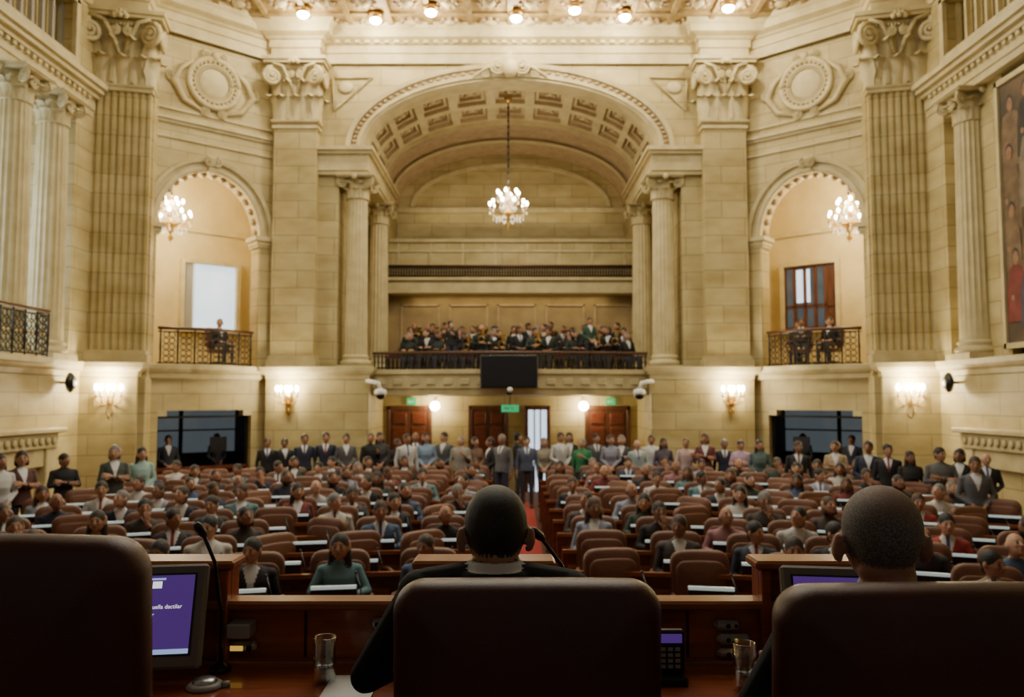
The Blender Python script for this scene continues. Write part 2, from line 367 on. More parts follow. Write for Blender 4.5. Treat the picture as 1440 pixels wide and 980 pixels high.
def rail(name,pts,z0,z1,scroll=True,sp=.16):
    mb=MB(); P=[V((x,y,0)) for x,y in pts]
    mb.tube([(p.x,p.y,z1) for p in P],.04,RAILW,6); mb.tube([(p.x,p.y,z1-.08) for p in P],.014,IRON,4); mb.tube([(p.x,p.y,z0+.05) for p in P],.018,IRON,4)
    Ls=[0]
    for a,b in zip(P[:-1],P[1:]): Ls.append(Ls[-1]+(b-a).length)
    N=int(Ls[-1]/sp)
    for i in range(N):
        u=(i+.5)*Ls[-1]/N; j=max(k for k in range(len(P)-1) if Ls[k]<=u); q=P[j].lerp(P[j+1],(u-Ls[j])/(Ls[j+1]-Ls[j])); d=(P[j+1]-P[j]).normalized()
        if scroll and i%3!=0:
            r=sp*.55; n=max(2,int((z1-z0-.15)/(2*r)))
            for m_ in range(n):
                zc=z0+.07+(z1-z0-.15)*(m_+.5)/n
                mb.tube([(q.x+d.x*r*math.cos(t*pi/4),q.y+d.y*r*math.cos(t*pi/4),zc+r*math.sin(t*pi/4)) for t in range(9)],.012,IRON,4)
                if m_==n//2: mb.ell((q.x,q.y,zc),.025,GOLD,6,4)
        else:
            mb.tube([(q.x,q.y,z0),(q.x,q.y,(z0+z1)/2),(q.x,q.y,z1)],[.018,.026,.018],IRON,5)
            mb.ell((q.x,q.y,(z0+z1)/2),.034,IRON,6,4)
    return mb.obj(name)
rail('gallery_railing',[(-3.75,23.98),(3.75,23.98)],6.2,6.55,False,.08)
bow=[(-3.45+6.9*i/16,19.55+.45*((-3.45+6.9*i/16)/3.45)**2) for i in range(17)]
rail('gallery_railing',bow,3.25,3.66,False,.10)
mb=MB()
rows=[]
for o,z in((.0,3.25),(.12,3.24),(.12,3.14),(.06,3.1),(.04,2.78),(.0,2.76),(-.02,2.62),(-.3,2.6)):
    rows.append([(x,y-o,z) for x,y in bow])
mb.grid(rows,CARVE,False)
mb.grid([[(x,y,3.25) for x,y in bow],[(x,26.2,3.25) for x,y in bow]],CARVE,False)
mb.grid([[(x,y+.3,2.6) for x,y in bow],[(x,24.0,2.6) for x,y in bow]],CARVE,False)
for i in range(16):
    x=-3.2+i*.42; y=19.55+.45*(x/3.45)**2; mb.box(x-.12,x+.12,y-.08,y+.02,2.86,3.02,CARVE,.02)
mb.obj('orchestra_balcony')
mb=MB()
mb.box(-3.79,3.79,24.6,24.75,3.3,5.72,OCHRE)
for i in range(5):
    x=-3.4+i*1.5; 
    for a in((x,x+1.2,3.9,3.95),(x,x+1.2,5.4,5.45),(x,x+.05,3.9,5.45),(x+1.15,x+1.2,3.9,5.45)): mb.box(a[0],a[1],24.56,24.6,a[2],a[3],COFF)
mb.obj('wall_gallery_back')
mb=MB()
mb.box(-3.5,3.5,22.0,22.2,0,2.62,STONE)
mb.obj('wall_entrance')
def door(name,x0,x1,z1,open_=False):
    mb=MB(); y=21.98
    mb.box(x0-.1,x0,y-.06,y+.02,0,z1+.1,DOORW,.01); mb.box(x1,x1+.1,y-.06,y+.02,0,z1+.1,DOORW,.01); mb.box(x0-.1,x1+.1,y-.06,y+.02,z1,z1+.12,DOORW,.01)
    if open_:
        mb.box(x0,x1,y-.01,y+.01,0,z1,DAY)
        for k in range(1,3): mb.box(x0+(x1-x0)*k/3-.02,x0+(x1-x0)*k/3+.02,y-.03,y-.01,0,z1,DOORW)
        mb.box(x0,x1,y-.03,y-.01,1.0,1.05,DOORW)
    else:
        mb.box(x0,x1,y-.02,y+.02,0,z1,DOORW); xm=(x0+x1)/2
        for a,b in((x0,xm),(xm,x1)):
            for c,d in((.15,.9),(1.0,1.75),(1.83,z1-.08)): mb.box(a+.07,b-.07,y-.05,y-.02,c,d,WOOD,.015)
            mb.ell(((a+b)/2+ (.2 if a==x0 else -.2),y-.06,1.0),.03,GOLD,6,4)
    mb.obj(name)
door('door_1',-3.3,-2.25,2.22); door('door_2',-1.05,-.15,2.22); door('door_3',.5,1.0,2.22,True); door('door_4',2.15,3.2,2.22)
def sign(x,y,z,w):
    mb=MB(); mb.box(x-w,x+w,y-.03,y+.03,z-.09,z+.09,GREEN,.01)
    mb.box(x-w*.7,x-w*.1,y-.035,y-.03,z-.02,z+.02,WHT); mb.box(x+w*.2,x+w*.35,y-.035,y-.03,z-.04,z+.04,WHT)
    mb.box(x-.01,x+.01,y-.01,y+.01,z+.09,2.62 if y<21.5 else z+.12,IRON); mb.obj('exit_sign')
sign(0,20.2,2.28,.22); sign(-2.7,21.9,2.45,.13); sign(2.75,21.9,2.45,.13)
def lightp(name,loc,e,r=.1,col=(1,.83,.55),parent=None):
    d=bpy.data.lights.new(name,'POINT'); d.energy=e; d.shadow_soft_size=r; d.color=col
    o=bpy.data.objects.new(name,d); COL.objects.link(o); o.location=loc
    if parent: o.parent=parent
    return o
for x in(-2.05,2.0):
    mb=MB(); mb.ell((x,21.75,2.33),.13,BULB); mb.lathe([(.05,0),(.07,.03),(.03,.08)],(x,21.75,2.44),GOLD,10); mb.tube([(x,21.75,2.5),(x,21.9,2.52),(x,21.99,2.45)],.02,GOLD); o=mb.obj('globe_wall_lamp')
    lightp('glow',(x,21.4,2.3),30,.12,parent=o)
mb=MB(); mb.box(-.72,.68,19.2,19.32,2.78,3.58,BLK,.02); mb.box(-.66,.62,19.19,19.2,2.84,3.52,BLK); mb.box(-.08,.04,19.3,19.5,2.62,2.9,BLK); mb.ell((-.0,19.22,2.74),.07,WHT,10,6); mb.obj('hanging_display_screen')
for s in(-1,1):
    mb=MB(); mb.tube([(s*3.5,19.55,2.95),(s*3.4,19.2,2.95),(s*3.15,19.1,2.9),(s*3.1,19.1,2.75)],.05,WHT,8); mb.lathe([(.14,0),(.15,.05),(.13,.12),(.03,.15)],(s*3.1,19.1,2.62),WHT,14); mb.ell((s*3.1,19.1,2.62),(.12,.12,.12),BLK,12,8); mb.obj('dome_camera')
for s in(-1,1):
    for (x,y,r) in((3.93,20.25,.30),(3.87,23.2,.30)):
        mb=MB(); mb.M=Matrix() if s<0 else MIR
        column(mb,-x,y,3.25,7.65,r,CARVE,18); capital(mb,-x,y,7.62,.84,.58,CARVE); mb.obj('stone_column')
for s in(-1,1):
    M=Matrix() if s<0 else MIR
    mb=MB(); mb.M=M
    mb.box(-5.95,-4.87,19.68,20.4,3.3,9.5,STONE,.01)
    for z0,z1,p in((3.3,3.5,.08),(3.5,3.58,.04),(9.32,9.4,.04)): mb.box(-5.95-p,-4.87+p,19.68-p,20.3,z0,z1,CARVE)
    pilcap(mb,-5.41,19.68,20.3,9.45,1.08,1.65,CARVE); mb.obj('stone_pilaster')
    mb=MB(); R_=Matrix.Translation((-8.68,17.45,0))@Matrix.Rotation(math.radians(14),4,'Z'); mb.M=M@R_
    mb.box(-.66,.66,.08,.6,0,11.1,STONE)
    flpil(mb,-.62,.62,-.12,.3,3.58,9.4,STONE,8,.05)
    for z0,z1,p in((3.3,3.5,.08),(3.5,3.58,.04),(9.36,9.44,.04)): mb.box(-.62-p,.62+p,-.12-p,.3,z0,z1,CARVE)
    mb.box(-.68,.68,-.16,.5,0,3.0,STONE,.01)
    pilcap(mb,0,-.12,.3,9.42,1.24,1.70,CARVE); mb.obj('stone_pilaster')
# ------------------------------------------------------------------ angled arch bays
BM=Matrix(((.758,-.652,0,-8.35),(.652,.758,0,17.95),(0,0,1,0),(0,0,0,1)))
for s,nm in((-1,'left'),(1,'right')):
    M=BM if s<0 else MIR@BM
    mb=MB(); mb.M=M; cx=1.5; a=1.22
    arch_wall(mb,-.5,3.5,3.3,12,cx,a,6.55,1.42,0,.45,STONE)
    mb.box(-.5,.42,0,.3,0,3.3,STONE); mb.box(2.62,3.5,0,.3,0,3.3,STONE); mb.box(.42,2.62,0,.3,2.25,3.3,STONE)
    mb.box(.42,.62,0,.3,2.12,2.25,CARVE); mb.box(2.42,2.62,0,.3,2.12,2.25,CARVE)
    mb.obj('wall_far_'+nm)
    mb=MB(); mb.M=M
    archivolt(mb,cx,6.55,a,1.42,[(0,.4),(0,-.05),(.05,-.07),(.12,-.07),(.13,-.02),(.22,-.02),(.23,-.1),(.32,-.12),(.34,0)],CARVE,36)
    for i in range(16):
        t=pi*(i+.5)/16; mb.ell((cx+(a-.01)*math.cos(t),.2,6.55+1.41*math.sin(t)),(.09,.12,.09),COFF,8,5)
    for q in(-1,1):
        for z0,z1,p in((6.3,6.36,.03),(6.36,6.46,.06),(6.46,6.56,.12)): 
            x=cx+q*(a+.17); mb.box(x-.2-p,x+.2+p,-.04-p,.45,z0,z1,CARVE)
        mb.box(cx+q*(a+.17)-.16,cx+q*(a+.17)+.16,-.04,.1,3.3,6.3,STONE)
    volute(mb,(cx-.08,-.15,8.2),.13,0,-1,CARVE); volute(mb,(cx+.08,-.15,8.2),.13,0,1,CARVE); mb.box(cx-.12,cx+.12,-.12,.1,7.95,8.35,CARVE,.03)
    for z,p,h in((8.98,.05,.07),(9.05,.10,.07),(8.62,.04,.05),(9.3,.04,.05)): mb.box(-.2,3.4,-p,.1,z,z+h,CARVE)
    mb.obj('trim_6' if s<0 else 'trim_7')
    mb=MB(); mb.M=M; c=(1.5,10.15)
    for r,t in((.60,.07),(.46,.035),(.40,.02)):
        mb.tube([(c[0]+r*math.cos(k*pi/16),-.05,c[1]+r*math.sin(k*pi/16)) for k in range(33)],t,CARVE,8)
    for k in range(28):
        q=k*2*pi/28; mb.ell((c[0]+.53*math.cos(q),-.06,c[1]+.53*math.sin(q)),(.05,.04,.05),CARVE,6,4)
    mb.ell((c[0],-.02,c[1]),(.38,.06,.38),CARVE,20,8)
    for q in(-1,1):
        mb.tube([(c[0]+q*.5,-.05,c[1]+.45),(c[0]+q*.8,-.06,c[1]+.2),(c[0]+q*.95,-.06,c[1]-.15),(c[0]+q*.7,-.06,c[1]-.55),(c[0]+q*.3,-.05,c[1]-.72)],[.03,.07,.09,.07,.03],CARVE,8)
        volute(mb,(c[0]+q*.98,-.06,c[1]-.05),.14,0,q,CARVE); volute(mb,(c[0]+q*.22,-.06,c[1]-.72),.12,0,-q,CARVE); volute(mb,(c[0]+q*.2,-.06,c[1]+.68),.12,0,q,CARVE)
    mb.ell((c[0],-.08,c[1]+.68),(.1,.08,.12),CARVE)
    mb.obj('wall_medallion')
    mb=MB(); mb.M=M
    mb.box(-.9,5.0,2.6,2.75,3.25,8.9,PLAST); mb.box(-.9,-.75,.45,2.6,3.25,8.9,PLAST); mb.box(3.6,3.75,.45,2.6,3.25,8.9,PLAST)
    mb.box(-.9,3.7,.45,2.7,8.6,8.9,PLAST); mb.box(-.9,3.7,.3,2.7,3.18,3.3,PLAST)
    mb.box(-.75,3.6,2.52,2.6,7.0,7.12,CARVE)
    mb.obj('niche_room')
    mb=MB(); mb.M=M; x0,x1,z0,z1=1.75,3.15,4.4,6.15
    mb.box(x0-.1,x0,2.42,2.6,z0-.1,z1+.1,CARVE); mb.box(x1,x1+.1,2.42,2.6,z0-.1,z1+.1,CARVE); mb.box(x0,x1,2.42,2.6,z1,z1+.1,CARVE); mb.box(x0-.15,x1+.15,2.36,2.6,z0-.1,z0,CARVE)
    if s<0:
        mb.box(x0,x1,2.57,2.59,z0,z1,DAY); mb.box(x0+.0,x0+.22,2.50,2.57,z0,z1,GRY); mb.box(x0+.22,x0+.25,2.48,2.57,z0,z1,WHT)
    else:
        mb.box(x0,x1,2.57,2.59,z0,z1,DAYD); mb.box(x0+.72,x0+1.08,2.56,2.57,z0+.75,z1-.1,DAY)
        mb.box(x0+.05,x0+.30,2.54,2.56,z0+.1,z1-.1,DOORW)
        for k in range(6):
            xx=x0+(x1-x0)*k/5; mb.box(xx-.04,xx+.04,2.5,2.58,z0,z1,DOORW)
        for zz in(z0,z0+.6,z1-.06): mb.box(x0,x1,2.5,2.58,zz,zz+.08,DOORW)
    mb.obj('window_1' if s<0 else 'window_2')
    # press booth at floor level; self-glowing back panel imitates blue glass reflections
    mb=MB(); mb.M=M
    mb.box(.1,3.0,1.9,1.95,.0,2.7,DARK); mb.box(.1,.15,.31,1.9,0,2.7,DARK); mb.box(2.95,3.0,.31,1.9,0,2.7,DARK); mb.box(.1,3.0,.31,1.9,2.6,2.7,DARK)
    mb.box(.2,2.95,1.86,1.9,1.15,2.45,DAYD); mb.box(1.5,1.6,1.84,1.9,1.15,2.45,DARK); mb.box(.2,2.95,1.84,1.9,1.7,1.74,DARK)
    for xx in(.45,2.59): mb.box(xx-.03,xx+.03,.18,.27,.9,2.12,IRON)
    mb.box(.42,2.62,.2,.27,2.07,2.12,IRON)
    mb.box(.42,2.62,.12,.27,.85,.92,WOOD); mb.box(.42,2.62,.2,.27,0,.85,WOOD)
    mb.box(1.75,2.15,.32,.36,1.25,1.60,BLK); mb.box(1.90,2.0,.32,.36,.92,1.25,BLK); mb.box(.31,2.8,.31,.6,.86,.9,WOOD)
    mb.obj('press_booth')
    pts=[V((cx-1.12+2.24*i/8,.02-.28*math.sin(pi*i/8),0)) for i in range(9)]
    w=[M@p for p in pts]; rail('niche_railing',[(p.x,p.y) for p in w],3.3,4.15,True,.12)
    mb=MB(); mb.M=M
    mb.grid([[(p.x,p.y-.08,3.32) for p in pts],[(p.x,p.y-.08,3.2) for p in pts],[(p.x,p.y+.02,3.12) for p in pts],[(p.x,.1,3.0) for p in pts]],CARVE,False)
    mb.grid([[(p.x,p.y-.08,3.32) for p in pts],[(p.x,.5,3.32) for p in pts]],CARVE,False); mb.obj('niche_balcony')
# ------------------------------------------------------------------ side walls
for s,nm in((-1,'left'),(1,'right')):
    M=Matrix() if s<0 else MIR
    mb=MB(); mb.M=M
    mb.box(-9.6,-9.2,-3,17.4,0,3.3,STONE); mb.box(-9.6,-9.2,16.55,17.4,3.3,8.7,STONE); mb.box(-9.6,-9.2,-3,10.5,3.3,8.7,STONE)
    mb.box(-9.6,-9.2,-3,13.8,9.4,12,STONE); mb.box(-9.6,-9.2,16.4,17.4,9.4,12,STONE); mb.box(-9.6,-9.2,13.8,16.4,9.4,9.7,STONE); mb.box(-9.6,-9.2,13.8,16.4,10.9,12,STONE)
    mb.box(-9.75,-9.6,13.7,16.5,9.6,11,PLAST if s<0 else STONE)
    for z0,z1,p in((8.7,8.85,.02),(8.85,9.1,.05),(9.1,9.2,.15),(9.2,9.3,.25),(9.3,9.42,.32)): mb.box(-9.6,-9.2+p,-3,17.2,z0,z1,CARVE)
    for i in range(30): mb.box(-9.2,-9.08,11+i*.2,11.1+i*.2,9.02,9.1,CARVE)
    mb.obj('wall_'+nm)
    mb=MB(); mb.M=M
    mb.box(-12.3,-9.6,10.4,16.7,3.1,3.3,CARVE); mb.box(-12.3,-9.6,10.4,16.7,8.6,8.75,PLAST)
    mb.box(-12.3,-9.6,16.6,16.75,3.3,8.7,STONE); mb.box(-12.3,-9.6,10.35,10.5,3.3,8.7,STONE); mb.box(-12.4,-12.2,10.4,16.7,3.3,8.7,STONE)
    mb.obj('side_gallery_'+nm)
    if s<0:
        mb=MB(); 
        for k in range(2):
            y=11.4+k*2.7; mb.box(-12.2,-12.15,y,y+1.6,4.2,7.6,DAY); mb.box(-12.2,-12.1,y+.77,y+.83,4.2,7.6,WHT); mb.box(-12.2,-12.1,y,y+1.6,5.9,5.96,WHT); mb.box(-12.2,-12.08,y-.1,y,4.1,7.7,CARVE); mb.box(-12.2,-12.08,y+1.6,y+1.7,4.1,7.7,CARVE)
        mb.obj('window_3')
        rail('side_gallery_railing',[(-9.0,11.0),(-8.92,11.0),(-8.92,15.35),(-9.1,15.35)],3.32,4.2,True,.12)
        mb=MB(); mb.box(-9.19,-8.84,10.9,15.45,3.2,3.32,CARVE,.01); mb.obj('side_balcony_ledge')
        cols=(14.72,15.98)
    else: cols=(15.85,)
    for cy in cols:
        mb=MB(); mb.M=M; column(mb,-9.35,cy,3.3,8.1,.33,CARVE,20,.33); capital(mb,-9.35,cy,8.08,.86,.62,CARVE); mb.obj('stone_column')
    mb=MB(); mb.M=M
    for k in range(8): mb.box(-9.55,-9.45,13.9+k*.35,13.97+k*.35,9.7,10.9,GRY if s<0 else CARVE)
    for a in((13.72,13.85,9.62,10.98),(16.35,16.48,9.62,10.98)): mb.box(-9.24,-9.14,a[0],a[1],a[2],a[3],CARVE)
    mb.box(-9.24,-9.14,13.72,16.48,10.9,11.0,CARVE); mb.box(-9.24,-9.12,13.72,16.48,9.6,9.7,CARVE); mb.obj('window_4' if s<0 else 'window_5')
    mb=MB(); mb.M=M
    mb.box(-9.19,-8.95,13.2,15.9,1.55,1.85,CARVE,.02); mb.box(-9.19,-8.85,13.05,16.05,1.85,1.95,CARVE,.02); mb.box(-9.19,-8.98,13.2,13.55,0,1.55,CARVE,.02); mb.box(-9.19,-8.98,15.55,15.9,0,1.55,CARVE,.02)
    mb.box(-9.19,-9.02,13.55,15.55,1.2,1.55,CARVE,.02); mb.box(-9.19,-9.14,13.55,15.55,0,1.2,STONE)
    for k in range(12): mb.ell((-8.93,13.4+k*.21,1.7),(.03,.07,.08),CARVE,8,5)
    mb.obj('stone_mantelpiece')
    mb=MB(); mb.M=M
    mb.tube([(-9.2,16.3,2.85),(-9.05,16.25,2.85),(-8.95,16.2,2.85)],.03,BLK); mb.ell((-8.9,16.15,2.85),(.1,.2,.21),BLK,14,8,Matrix.Rotation(.5,3,'Z')); mb.ell((-8.86,16.1,2.85),(.09,.16,.17),BLK,14,8); mb.obj('wall_speaker')
# mural on the right
MURB=mat('mural_ground',(.05,.04,.025),.7,var=(1.6,(.14,.09,.045),(1,1,1)))
MC=[mat('mural_paint_%d'%i,c,.7,var=(4,tuple(k*.55 for k in c),(1,1,1))) for i,c in enumerate([(.22,.04,.03),(.06,.09,.075),(.045,.04,.045),(.20,.13,.07),(.07,.07,.11),(.22,.18,.12),(.04,.035,.03)])]
MSK=mat('mural_flesh',(.32,.18,.10),.7,var=(9,(.22,.11,.06),(1,1,1)))
mb=MB(); X=9.34
mb.box(X,X+.06,10.6,14.85,3.55,8.45,MURB)
for a in((10.5,10.6,3.45,8.55),(14.85,14.93,3.45,8.55)): mb.box(X-.05,X+.06,a[0],a[1],a[2],a[3],CARVE)
mb.box(X-.05,X+.06,10.5,14.93,8.45,8.55,CARVE); mb.box(X-.05,X+.06,10.5,14.93,3.45,3.55,CARVE)
mb.box(X+.06,X+.24,14.85,16.55,3.3,8.7,STONE)
lay=0
for zr,nn,hh in((6.6,9,1.5),(5.6,9,1.9),(4.6,8,1.4),(3.6,7,1.5)):
    for i in range(nn):
        y=14.62-i*.46-random.random()*.15; z=zr+random.random()*.4; lay+=1; xx=X-.002-.0006*lay
        w=.26+random.random()*.1; m=random.choice(MC)
        P=[(y+w,z),(y+w*.9,z+hh*.45),(y+w*.6,z+hh*.66),(y+.08,z+hh*.7),(y-.08,z+hh*.7),(y-w*.6,z+hh*.66),(y-w*.9,z+hh*.45),(y-w,z)]
        mb.add([(xx,max(10.62,min(14.83,a)),max(3.56,min(8.4,b))) for a,b in P],[tuple(range(8))],m)
        c=z+hh*.7+.14
        if 10.8<y<14.65 and c<8.2:
            mb.add([(xx-.0004,y+.105*math.cos(k*pi/6),c+.02+.16*math.sin(k*pi/6)) for k in range(12)],[tuple(range(12))],MC[2])
            mb.add([(xx-.0008,y+.085*math.cos(k*pi/6),c-.01+.13*math.sin(k*pi/6)) for k in range(12)],[tuple(range(12))],MSK)
            mb.add([(xx-.0008,y+.12+.05*math.cos(k*pi/4),z+hh*.3+.06*math.sin(k*pi/4)) for k in range(8)],[tuple(range(8))],MSK)
mb.obj('wall_mural')
# ------------------------------------------------------------------ lamps
def chandelier(loc,R,H,chain,e):
    mb=MB()
    mb.lathe([(.0,-.55*H),(.03,-.5*H),(.07,-.42*H),(.03,-.34*H),(.05,-.28*H),(.16,-.16*H),(.18,-.08*H),(.06,0),(.04,.1*H),(.09,.2*H),(.05,.3*H),(.03,.45*H),(.06,.5*H),(.0,.55*H)],(0,0,0),GOLD,14)
    for n,rr,z,off in((10,R,-.08*H,0),(6,R*.58,.20*H,.3)):
        for k in range(n):
            a=2*pi*k/n+off; c,s_=math.cos(a),math.sin(a)
            mb.tube([(c*rr*t,s_*rr*t,z+q*H) for t,q in((.1,0),(.35,-.10),(.65,-.12),(.9,-.04),(1,.05))],.014,GOLD,5)
            mb.lathe([(.02,0),(.06,.02),(.05,.03)],(c*rr,s_*rr,z+.05*H),GOLD,8)
            mb.lathe([(.018,0),(.018,.12)],(c*rr,s_*rr,z+.05*H+.03),WHT,6)
            mb.ell((c*rr,s_*rr,z+.05*H+.19),(.038,.038,.06),BULB,8,6)
            mb.ell((c*rr,s_*rr,z-.02*H),(.02,.02,.05),CRYS,6,4)
            for q in(.4,.6,.8): mb.ell((c*rr*q,s_*rr*q,z-.12*H-.06),(.018,.018,.045),CRYS,6,4)
    for k in range(14):
        a=2*pi*k/14; mb.tube([(.05*math.cos(a),.05*math.sin(a),.42*H),(.22*R*math.cos(a)*1.6,.22*R*math.sin(a)*1.6,.1*H),(.4*R*math.cos(a),.4*R*math.sin(a),-.05*H)],.009,CRYS,4)
    mb.tube([(0,0,.5*H),(0,0,.5*H+chain)],.02,IRON,6)
    for k in range(int(chain/.18)): mb.ell((0,0,.5*H+.1+k*.18),(.035,.035,.06),IRON,6,4)
    mb.lathe([(.12,0),(.08,-.06),(.03,-.12)],(0,0,.5*H+chain+.02),GOLD,10)
    o=mb.obj('chandelier',loc=loc); lightp('glow',(0,0,.45*H+.1),e,.35,parent=o); lightp('glow_low',(0,0,-.75*H),e*.4,.3,parent=o)
    return o
chandelier((-.05,21.3,7.65),.50,1.1,2.5,100)
for s in(-1,1):
    M=BM if s<0 else MIR@BM; p=M@V((.95,1.15,6.95)); chandelier(p,.46,1.1,1.05,220)
def sconce(loc,rz,e):
    mb=MB()
    mb.lathe([(.0,-.55),(.04,-.48),(.06,-.40),(.05,-.2),(.09,-.05),(.05,.1),(.02,.2),(0,.22)],(0,.0,0),GOLD,10,1,.6)
    mb.ell((0,-.02,-.1),(.11,.04,.16),GOLD,10,7)
    for k,(x,y) in enumerate(((-.24,-.16),(-.12,-.28),(.12,-.28),(.24,-.16),(0,-.2))):
        mb.tube([(0,-.03,-.12),(x*.5,y*.6,-.24),(x*.95,y*.95,-.18),(x,y,-.05)],.014,GOLD,5)
        mb.lathe([(.02,0),(.055,.02),(.05,.035)],(x,y,-.05),GOLD,8); mb.lathe([(.017,0),(.017,.12)],(x,y,-.02),WHT,6); mb.ell((x,y,.15),(.045,.045,.075),BULB,8,6)
    mb.tube([(0,-.04,-.3),(.06,-.1,-.42),(0,-.1,-.5),(-.06,-.08,-.42),(0,-.04,-.32)],.012,GOLD,5)
    o=mb.obj('wall_sconce',loc=loc,rz=rz); lightp('glow',(0,-.30,.2),e,.12,(1,.84,.56),o); return o
for s in(-1,1):
    sconce((s*5.41,19.5,2.62),0,130)
    sconce((s*8.62,17.22,2.62),math.radians(-14*s),130)
for x,y in((-5.0,18.7),(-3.3,19.0),(-1.9,18.6),(.15,18.9),(1.55,18.5),(2.8,18.85),(-6.3,16.5),(6.3,16.5),(5.2,18.4)):
    mb=MB(); mb.lathe([(.17,0),(.18,-.12),(.12,-.18)],(x,y,11.98),GOLD,14); mb.ell((x,y,11.80),(.14,.14,.09),SPOT,12,6)
    o=mb.obj('ceiling_spotlight'); lightp('glow',(x,y,11.55),100,.14,(1,.85,.58),o)
def area(name,loc,rot,sx,sy,e,col):
    d=bpy.data.lights.new(name,'AREA'); d.shape='RECTANGLE'; d.size=sx; d.size_y=sy; d.energy=e; d.color=col
    o=bpy.data.objects.new(name,d); COL.objects.link(o); o.location=loc; o.rotation_euler=rot; return o
area('ceiling_fill',(0,11.5,11.8),(0,0,0),9,8,860,(1,.94,.78))  # unseen area lamp added under the ceiling for general room light
area('ceiling_fill',(0,6.5,11.8),(math.radians(48),0,0),10,4,280,(1,.92,.72))  # unseen tilted lamp added to brighten the far end of the hall
area('daylight_window',(-12.0,13.5,6),(0,math.radians(-90),0),3,4,260,(.75,.87,1))
area('gallery_fill',(0,24.3,5.68),(math.radians(10),0,0),6,.2,20,(1,.80,.42))  # unseen lamp added by the back wall, brightens it behind the band
area('gallery_fill',(0,25.6,8.2),(math.radians(180),0,0),6,.5,22,(1,.82,.5))  # unseen upward lamp added to brighten the end vault
w=bpy.data.worlds.new('World'); bpy.context.scene.world=w; w.use_nodes=True
w.node_tree.nodes['Background'].inputs[0].default_value=(.9,.84,.74,1); w.node_tree.nodes['Background'].inputs[1].default_value=.12
# ------------------------------------------------------------------ people
def basis(d):
    d=V(d).normalized(); a=d.cross(V((0,0,1)))
    if a.length<.05: a=d.cross(V((0,1,0)))
    a.normalize(); return a,d.cross(a),d
class Prims:
    def __init__(s): s.v=[];s.f=[];s.l=[];s.H=None;s.hz=[]
    def rings(s,rows,label):
        if s.H: rows=[[s.H@V(p) for p in r] for r in rows]
        o=len(s.v); n=len(rows[0])
        for r in rows: s.v+= [V(p) for p in r]; s.l+=[label]*n
        for i in range(len(rows)-1):
            for j in range(n):
                k=(j+1)%n; s.f.append((o+i*n+j,o+i*n+k,o+(i+1)*n+k,o+(i+1)*n+j))
        s.f.append(tuple(o+j for j in range(n-1,-1,-1))); s.f.append(tuple(o+(len(rows)-1)*n+j for j in range(n)))
    def ell(s,c,r,label,seg=16,rg=10,rot=None):
        if not hasattr(r,'__len__'): r=(r,r,r)
        if label=='hair' and s.H and rot is None: s.hz.append((V(c),r,s.H.inverted()))
        rows=[]
        for i in range(rg+1):
            t=pi*i/rg; st=max(math.sin(t),.02); row=[]
            for j in range(seg):
                q=V((r[0]*st*math.cos(2*pi*j/seg),r[1]*st*math.sin(2*pi*j/seg),-r[2]*math.cos(t)))
                if rot: q=rot@q
                row.append(q+V(c))
            rows.append(row)
        s.rings(rows,label)
    def cap(s,p1,r1,p2,r2,label,seg=12,n=7):
        p1,p2=V(p1),V(p2); a,b,d=basis(p2-p1); L=(p2-p1).length; rows=[]
        prof=[(-r1*math.cos(t),r1*math.sin(t)) for t in(.12,.6,1.1)]+[(L*i/n,r1+(r2-r1)*i/n) for i in range(n+1)]+[(L+r2*math.cos(t),r2*math.sin(t)) for t in(1.1,.6,.12)]
        for z,r in prof: rows.append([p1+d*z+a*r*math.cos(2*pi*j/seg)+b*r*math.sin(2*pi*j/seg) for j in range(seg)])
        s.rings(rows,label)
    def loft(s,rs,label,seg=24,sub=3):
        rows=[]
        for i in range(len(rs)-1):
            for k in range(sub):
                t=k/sub; c=[rs[i][q]*(1-t)+rs[i+1][q]*t for q in range(5)]; rows.append(c)
        rows.append(rs[-1])
        s.rings([[(x+rx*math.copysign(abs(math.cos(2*pi*j/seg))**.85,math.cos(2*pi*j/seg)),y+ry*math.copysign(abs(math.sin(2*pi*j/seg))**.9,math.sin(2*pi*j/seg)),z) for j in range(seg)] for x,y,z,rx,ry in rows],label)
    def remesh(s,vox,sm):
        me=bpy.data.meshes.new('tmp'); me.from_pydata(s.v,[],s.f); bm=bmesh.new(); bm.from_mesh(me); bmesh.ops.recalc_face_normals(bm,faces=bm.faces); bm.to_mesh(me); bm.free()
        o=bpy.data.objects.new('tmp',me); COL.objects.link(o)
        r=o.modifiers.new('r','REMESH'); r.mode='VOXEL'; r.voxel_size=vox
        if sm: q=o.modifiers.new('s','SMOOTH'); q.factor=.5; q.iterations=sm
        dg=bpy.context.evaluated_depsgraph_get(); dg.update(); ev=o.evaluated_get(dg); m2=bpy.data.meshes.new_from_object(ev)
        kd=kdtree.KDTree(len(s.v)); [kd.insert(p,i) for i,p in enumerate(s.v)]; kd.balance()
        vs=[v.co.copy() for v in m2.vertices]; fs=[tuple(p.vertices) for p in m2.polygons]; ce=[p.center.copy() for p in m2.polygons]
        lb=[s.l[kd.find(c)[1]] for c in ce]
        if s.hz:                          # hair line decided by the scalp ellipsoids themselves
            for i,c in enumerate(ce):
                if lb[i] in('skin','hair'):
                    f=9
                    for hc,r,Hi in s.hz:
                        q=Hi@c-hc; f=min(f,(q.x/r[0])**2+(q.y/r[1])**2+(q.z/r[2])**2)
                    if f<1.03: lb[i]='hair'
                    elif lb[i]=='hair' and f<1.6 and (s.hz[0][2]@c).z>-.07 and (s.hz[0][2]@c).y<.02: lb[i]='skin'
        bpy.data.objects.remove(o); bpy.data.meshes.remove(me); bpy.data.meshes.remove(m2)
        return vs,fs,lb,ce
_h=Prims()
